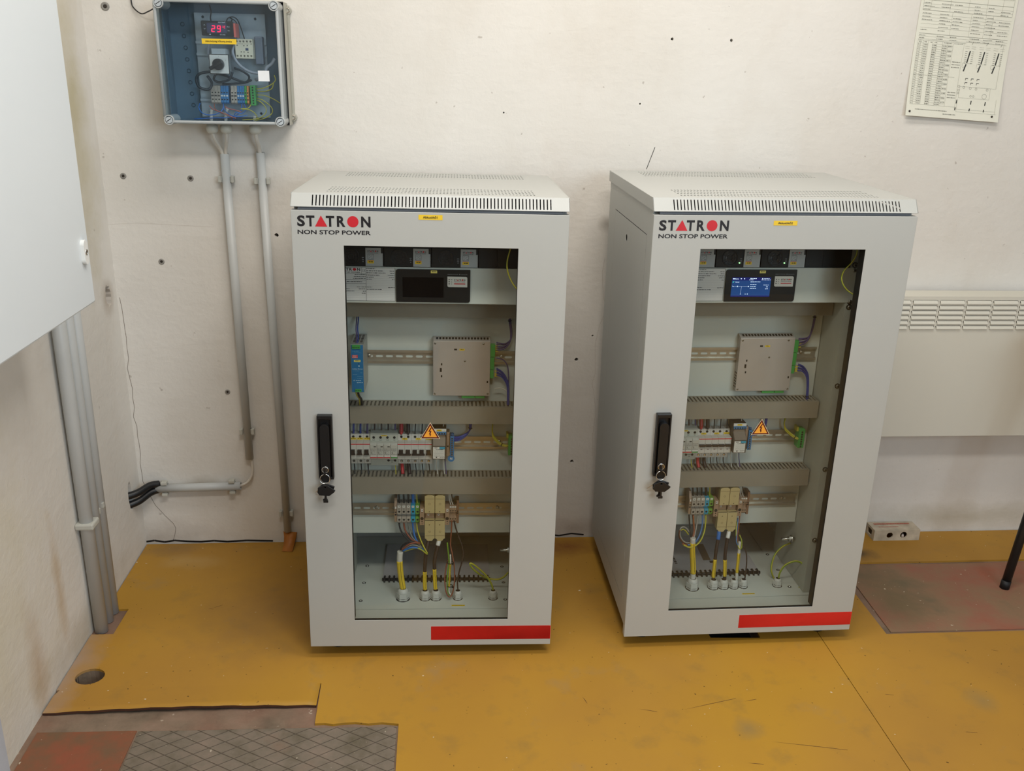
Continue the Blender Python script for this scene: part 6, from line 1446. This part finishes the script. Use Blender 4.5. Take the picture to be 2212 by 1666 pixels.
def bundle(F, nm, key, r, k, m, lb, spread=.0032, m2=None, fan=None):
    """several wires side by side, opening out towards one end"""
    pts = PT[key]; o = thing(nm, lb, 'wire bundle', pts[0], F)
    for i in range(k):
        a = i-(k-1)/2; q = []
        for j, p in enumerate(pts):
            t = j/(len(pts)-1); sp = spread*(.7+(fan or 0)*(1-t)**2)
            q.append((p[0]+a*sp*.5*t, p[1]+(i % 2)*.0022, p[2]+a*sp*(1-.6*t)))
        part('wire', MB().tube(q, r, 7, mi2=1 if m2 else None), [m, m2] if m2 else m, o)
    c = Vector(pts[-2]); mb = MB(); mb.torus(c+Vector((0, .001, 0)), Vector(pts[-1])-Vector(pts[-3]), r*2.6, .0010, 16, 5); part('tie', mb, M_mblack, o)
    return o
bundle(F1, 'blue_wires', 'blue_b', .0018, 6, M_dblue, 'blue wire bundle from the blue N bar up into the duct' + LC, .0030, fan=0)
bundle(F1, 'earth_wires', list and 'gy_b', .0015, 4, M_gyy, 'bundle of yellow-green wires from the duct to the green earth bar' + LC, .0030, m2=M_gyg)
bundle(F2, 'earth_wires', 'c2_gy_b', .0015, 4, M_gyy, 'bundle of yellow-green wires from the duct to the green earth bar' + RC, .0030, m2=M_gyg)
bundle(F2, 'blue_wires', 'c2_blue_b', .0018, 5, M_dblue, 'bundle of blue wires partly behind the warning triangle' + RC, .0030)
for F, c, ku, kd in ((F1, LC, 'ctl_up', 'ctl_down'), (F2, RC, 'c2_ctl_up', 'c2_ctl_down')):
    bundle(F, 'violet_wires', ku, .0016, 5, M_violet, 'bundle of violet wires rising from the controller box' + c, .0026, fan=1.2)
    bundle(F, 'blue_wires', kd, .0017, 5, M_dblue, 'blue wire bundle from the controller box down into the duct' + c, .0030, fan=.8)
wire(F1, 'violet_wire', 'ctl_mid', .0015, M_violet, 'single violet wire bending down beside the blue bundle' + LC)
wire(F1, 'white_cable', 'ctl_white', .0016, M_wcable, 'thin white cable plugged low into the controller box' + LC, 'cable')
wire(F1, 'violet_wire', 'psu_up', .0014, M_violet, 'violet wire rising from the blue power supply' + LC)
wire(F1, 'blue_wire', [(a+.004, b, c) for a, b, c in PT['psu_up']], .0014, M_dblue, 'dark blue wire rising from the blue power supply' + LC)
wire(F1, 'black_wire', 'psu_dn', .0028, M_blk, 'black wires dropping from the blue power supply into the duct' + LC)
wire(F1, 'black_wire', [(a-.005, b, c) for a, b, c in PT['psu_dn']], .0018, M_gyy, 'short yellow wire under the blue power supply' + LC)
# wires above and below the breakers
def vw(F, nm, x, r, m, zt, zb, lb, dx=0.0, y0=.214, cone=False):
    mb = MB(); top = zt > .5
    pts = [(x, .2115, zb), (x+dx*.5, .2170, (zt+zb)/2), (x+dx, .2200, zt)] if top else [(x, .2180, zt), (x+dx*.4, .2180, (zt+zb)/2), (x+dx, .2080, zb)]
    mb.tube(pts, r, 8)
    if cone: mb.cyl((x, .2090, zb-.006), pts[0], r*.3, 10, 0, r1=r)
    solo(nm, mb, m, lb, 'wire', pts[0], F)
for F, s in ((F1, 'left'), (F2, 'right')):
    c = ' in the %s cabinet' % s
    vw(F, 'red_cable', .2178, .0052, M_redins, .5290, .4935, 'thick red cable above the first double breaker' + c, cone=True)
    vw(F, 'black_cable', .2353, .0052, M_dbrown, .5290, .4935, 'thick black cable above the first double breaker' + c, cone=True)
    vw(F, 'red_cable', .2178, .0045, M_redins, .4060, .3780, 'thick red cable below the first double breaker' + c, dx=.003)
    vw(F, 'black_cable', .2353, .0050, M_dbrown, .4060, .3780, 'thick black cable below the first double breaker' + c, dx=.003)
    for i, x in enumerate((.2528, .2703, .2878)):
        p = ('first', 'second', 'third')[i]
        vw(F, 'black_wire', x, .0016, M_blk, .5290, .4890, '%s thin black wire above the right-hand breakers' % p + c, dx=.002)
        vw(F, 'black_wire', x, .0014, M_blk, .4060, .3770, '%s thin black wire below the right-hand breakers' % p + c, dx=.004)
    for i, x in enumerate((.1476, .1651, .1826, .2001)):
        p = ('first', 'second', 'third', 'fourth')[i]
        vw(F, 'dark_wire', x+.002, .0022, M_violet if i == 3 else M_dbrown, .5290, .4985, '%s dark wire above the surge protector' % p + c)
    vw(F, 'earth_wire', .2010, .0013, M_gyy, .4015, .3770, 'thin yellow-green wire below the surge protector' + c, dx=.002)
    for i, (x, m, nm) in enumerate(((.3060, M_wcable, 'white'), (.3240, M_wcable, 'white'), (.3290, M_violet, 'violet'))):
        vw(F, nm+'_wire', x, .0012, m, .4340, .3760, '%s thin %s wire below the relay' % (('left', 'right', 'rightmost')[i], nm) + c, dx=.005)
    vw(F, 'white_wire', .3250, .0012, M_wcable, .5290, .5090, 'thin white wire above the relay' + c, dx=.003)
    for i, (x, r, m, nm) in enumerate(((.2114, .0022, M_blk, 'black'), (.2234, .0022, M_blk, 'black'), (.2354, .0022, M_blk, 'black'), (.2474, .0040, M_cblue if s == 'left' else M_blk, 'blue' if s == 'left' else 'dark'), (.2575, .0016, M_gyy, 'yellow_green'))):
        mb = MB().tube([(x, .2050, .2960), (x-.001, .2080, .315), (x-.002, .2120, .3340)], r, 8)
        solo(nm+'_wire', mb, m, '%s wire above the %s large terminal at the bottom rail' % (nm.replace('_', '-'), ('first', 'second', 'third', 'fourth', 'fifth')[i]) + c, 'wire', (x, .205, .296), F)
    for i, (x, m, nm) in enumerate(((.3458, M_wcable, 'white'), (.3519, M_wcable, 'white'), (.3580, M_blk, 'black'))):
        mb = MB().tube([(x, .2070, .2900), (x-.004-.002*i, .2090, .308), (x-.0055-.003*i, .2120, .3340)], .0013, 8)
        solo(nm+'_wire', mb, m, '%s thin %s wire above the slim terminals' % (('left', 'middle', 'right')[i], nm) + c, 'wire', (x, .207, .29), F)
for i, x in enumerate((.0951, .1126, .1301)):
    p = ('first', 'second', 'third')[i]
    wire(F1, 'blue_wire', [(x+.001, .2120, .4900), (x+.001, .2150, .505), (x+.002, .2200, .5290)], .0026, M_dblue if i < 2 else M_violet, '%s blue wire above the three single breakers' % p + LC)
    wire(F1, 'black_wire', [(x, .2180, .4060), (x+.001, .2160, .390), (x+.002, .2080, .3770)], .0018, M_blk, '%s black wire below the three single breakers' % p + LC)
# comb-bound manual lying on each cabinet floor
def manual(F, side, x0, x1, ya, yb, big):
    lb = {'left': 'comb-bound booklet lying flat on the floor of the left cabinet', 'right': 'comb-bound booklet with printed cover on the floor of the right cabinet'}[side]
    o = thing('bound_manual', lb, 'booklet', ((x0+x1)/2, (ya+yb)/2, .0352), F)
    part('pages', MB().box(x0, x1, ya+.008, yb, .0355, .0400), M_paper, o)
    part('cover', MB().box(x0, x1, ya+.008, yb, .0401, .0406), mat('clear_cover', 'B9B5B6', .18, var=.05), o)
    mb = MB(); mb.tube([(x0-.001, ya+.006, .0400), (x1+.001, ya+.006, .0400)], .0042, 12, sub=1)
    n = int((x1-x0)/.0129)
    for i in range(n):
        x = x0+.006+i*(x1-x0-.012)/(n-1)
        mb.tube([(x, ya+.006, .0445), (x, ya+.014, .0450), (x, ya+.020, .0405)], .0026, 8, sub=3)
        mb.tube([(x, ya+.004, .0440), (x, ya-.002, .0400), (x, ya-.003, .0362)], .0026, 8, sub=3)
    part('comb_spine', mb, M_mblack, o)
    if side == 'right':
        mb = MB(); rr3 = random.Random(8)
        def pl_(x, y, w, h, sl, mi=0): mb.add([(x, y, .0409), (x+w, y, .0409), (x+w+sl, y+h, .0409), (x+sl, y+h, .0409)], [(0, 1, 2, 3)], mi)
        y = .285
        while y < .375: h_ = rr3.uniform(.004, .009); pl_(.2030-(y-.285)*.02, y, .0075, h_, 0); y += h_+.0022
        y = .290
        while y < .330: h_ = rr3.uniform(.003, .006); pl_(.1700, y, .0045, h_, 0); y += h_+.002
        pl_(.2900, .300, .022, .095, .004, 1); pl_(.306, .285, .012, .012, 0, 0)
        part('cover_print', mb, [mat('cover_ink', '3A3434', .5), mat('cover_tint', '6E5F50', .5)], o)
manual(F1, 'left', .1590, .4560, .2520, .4600, False)
manual(F2, 'right', .1500, .4330, .2230, .4400, True)
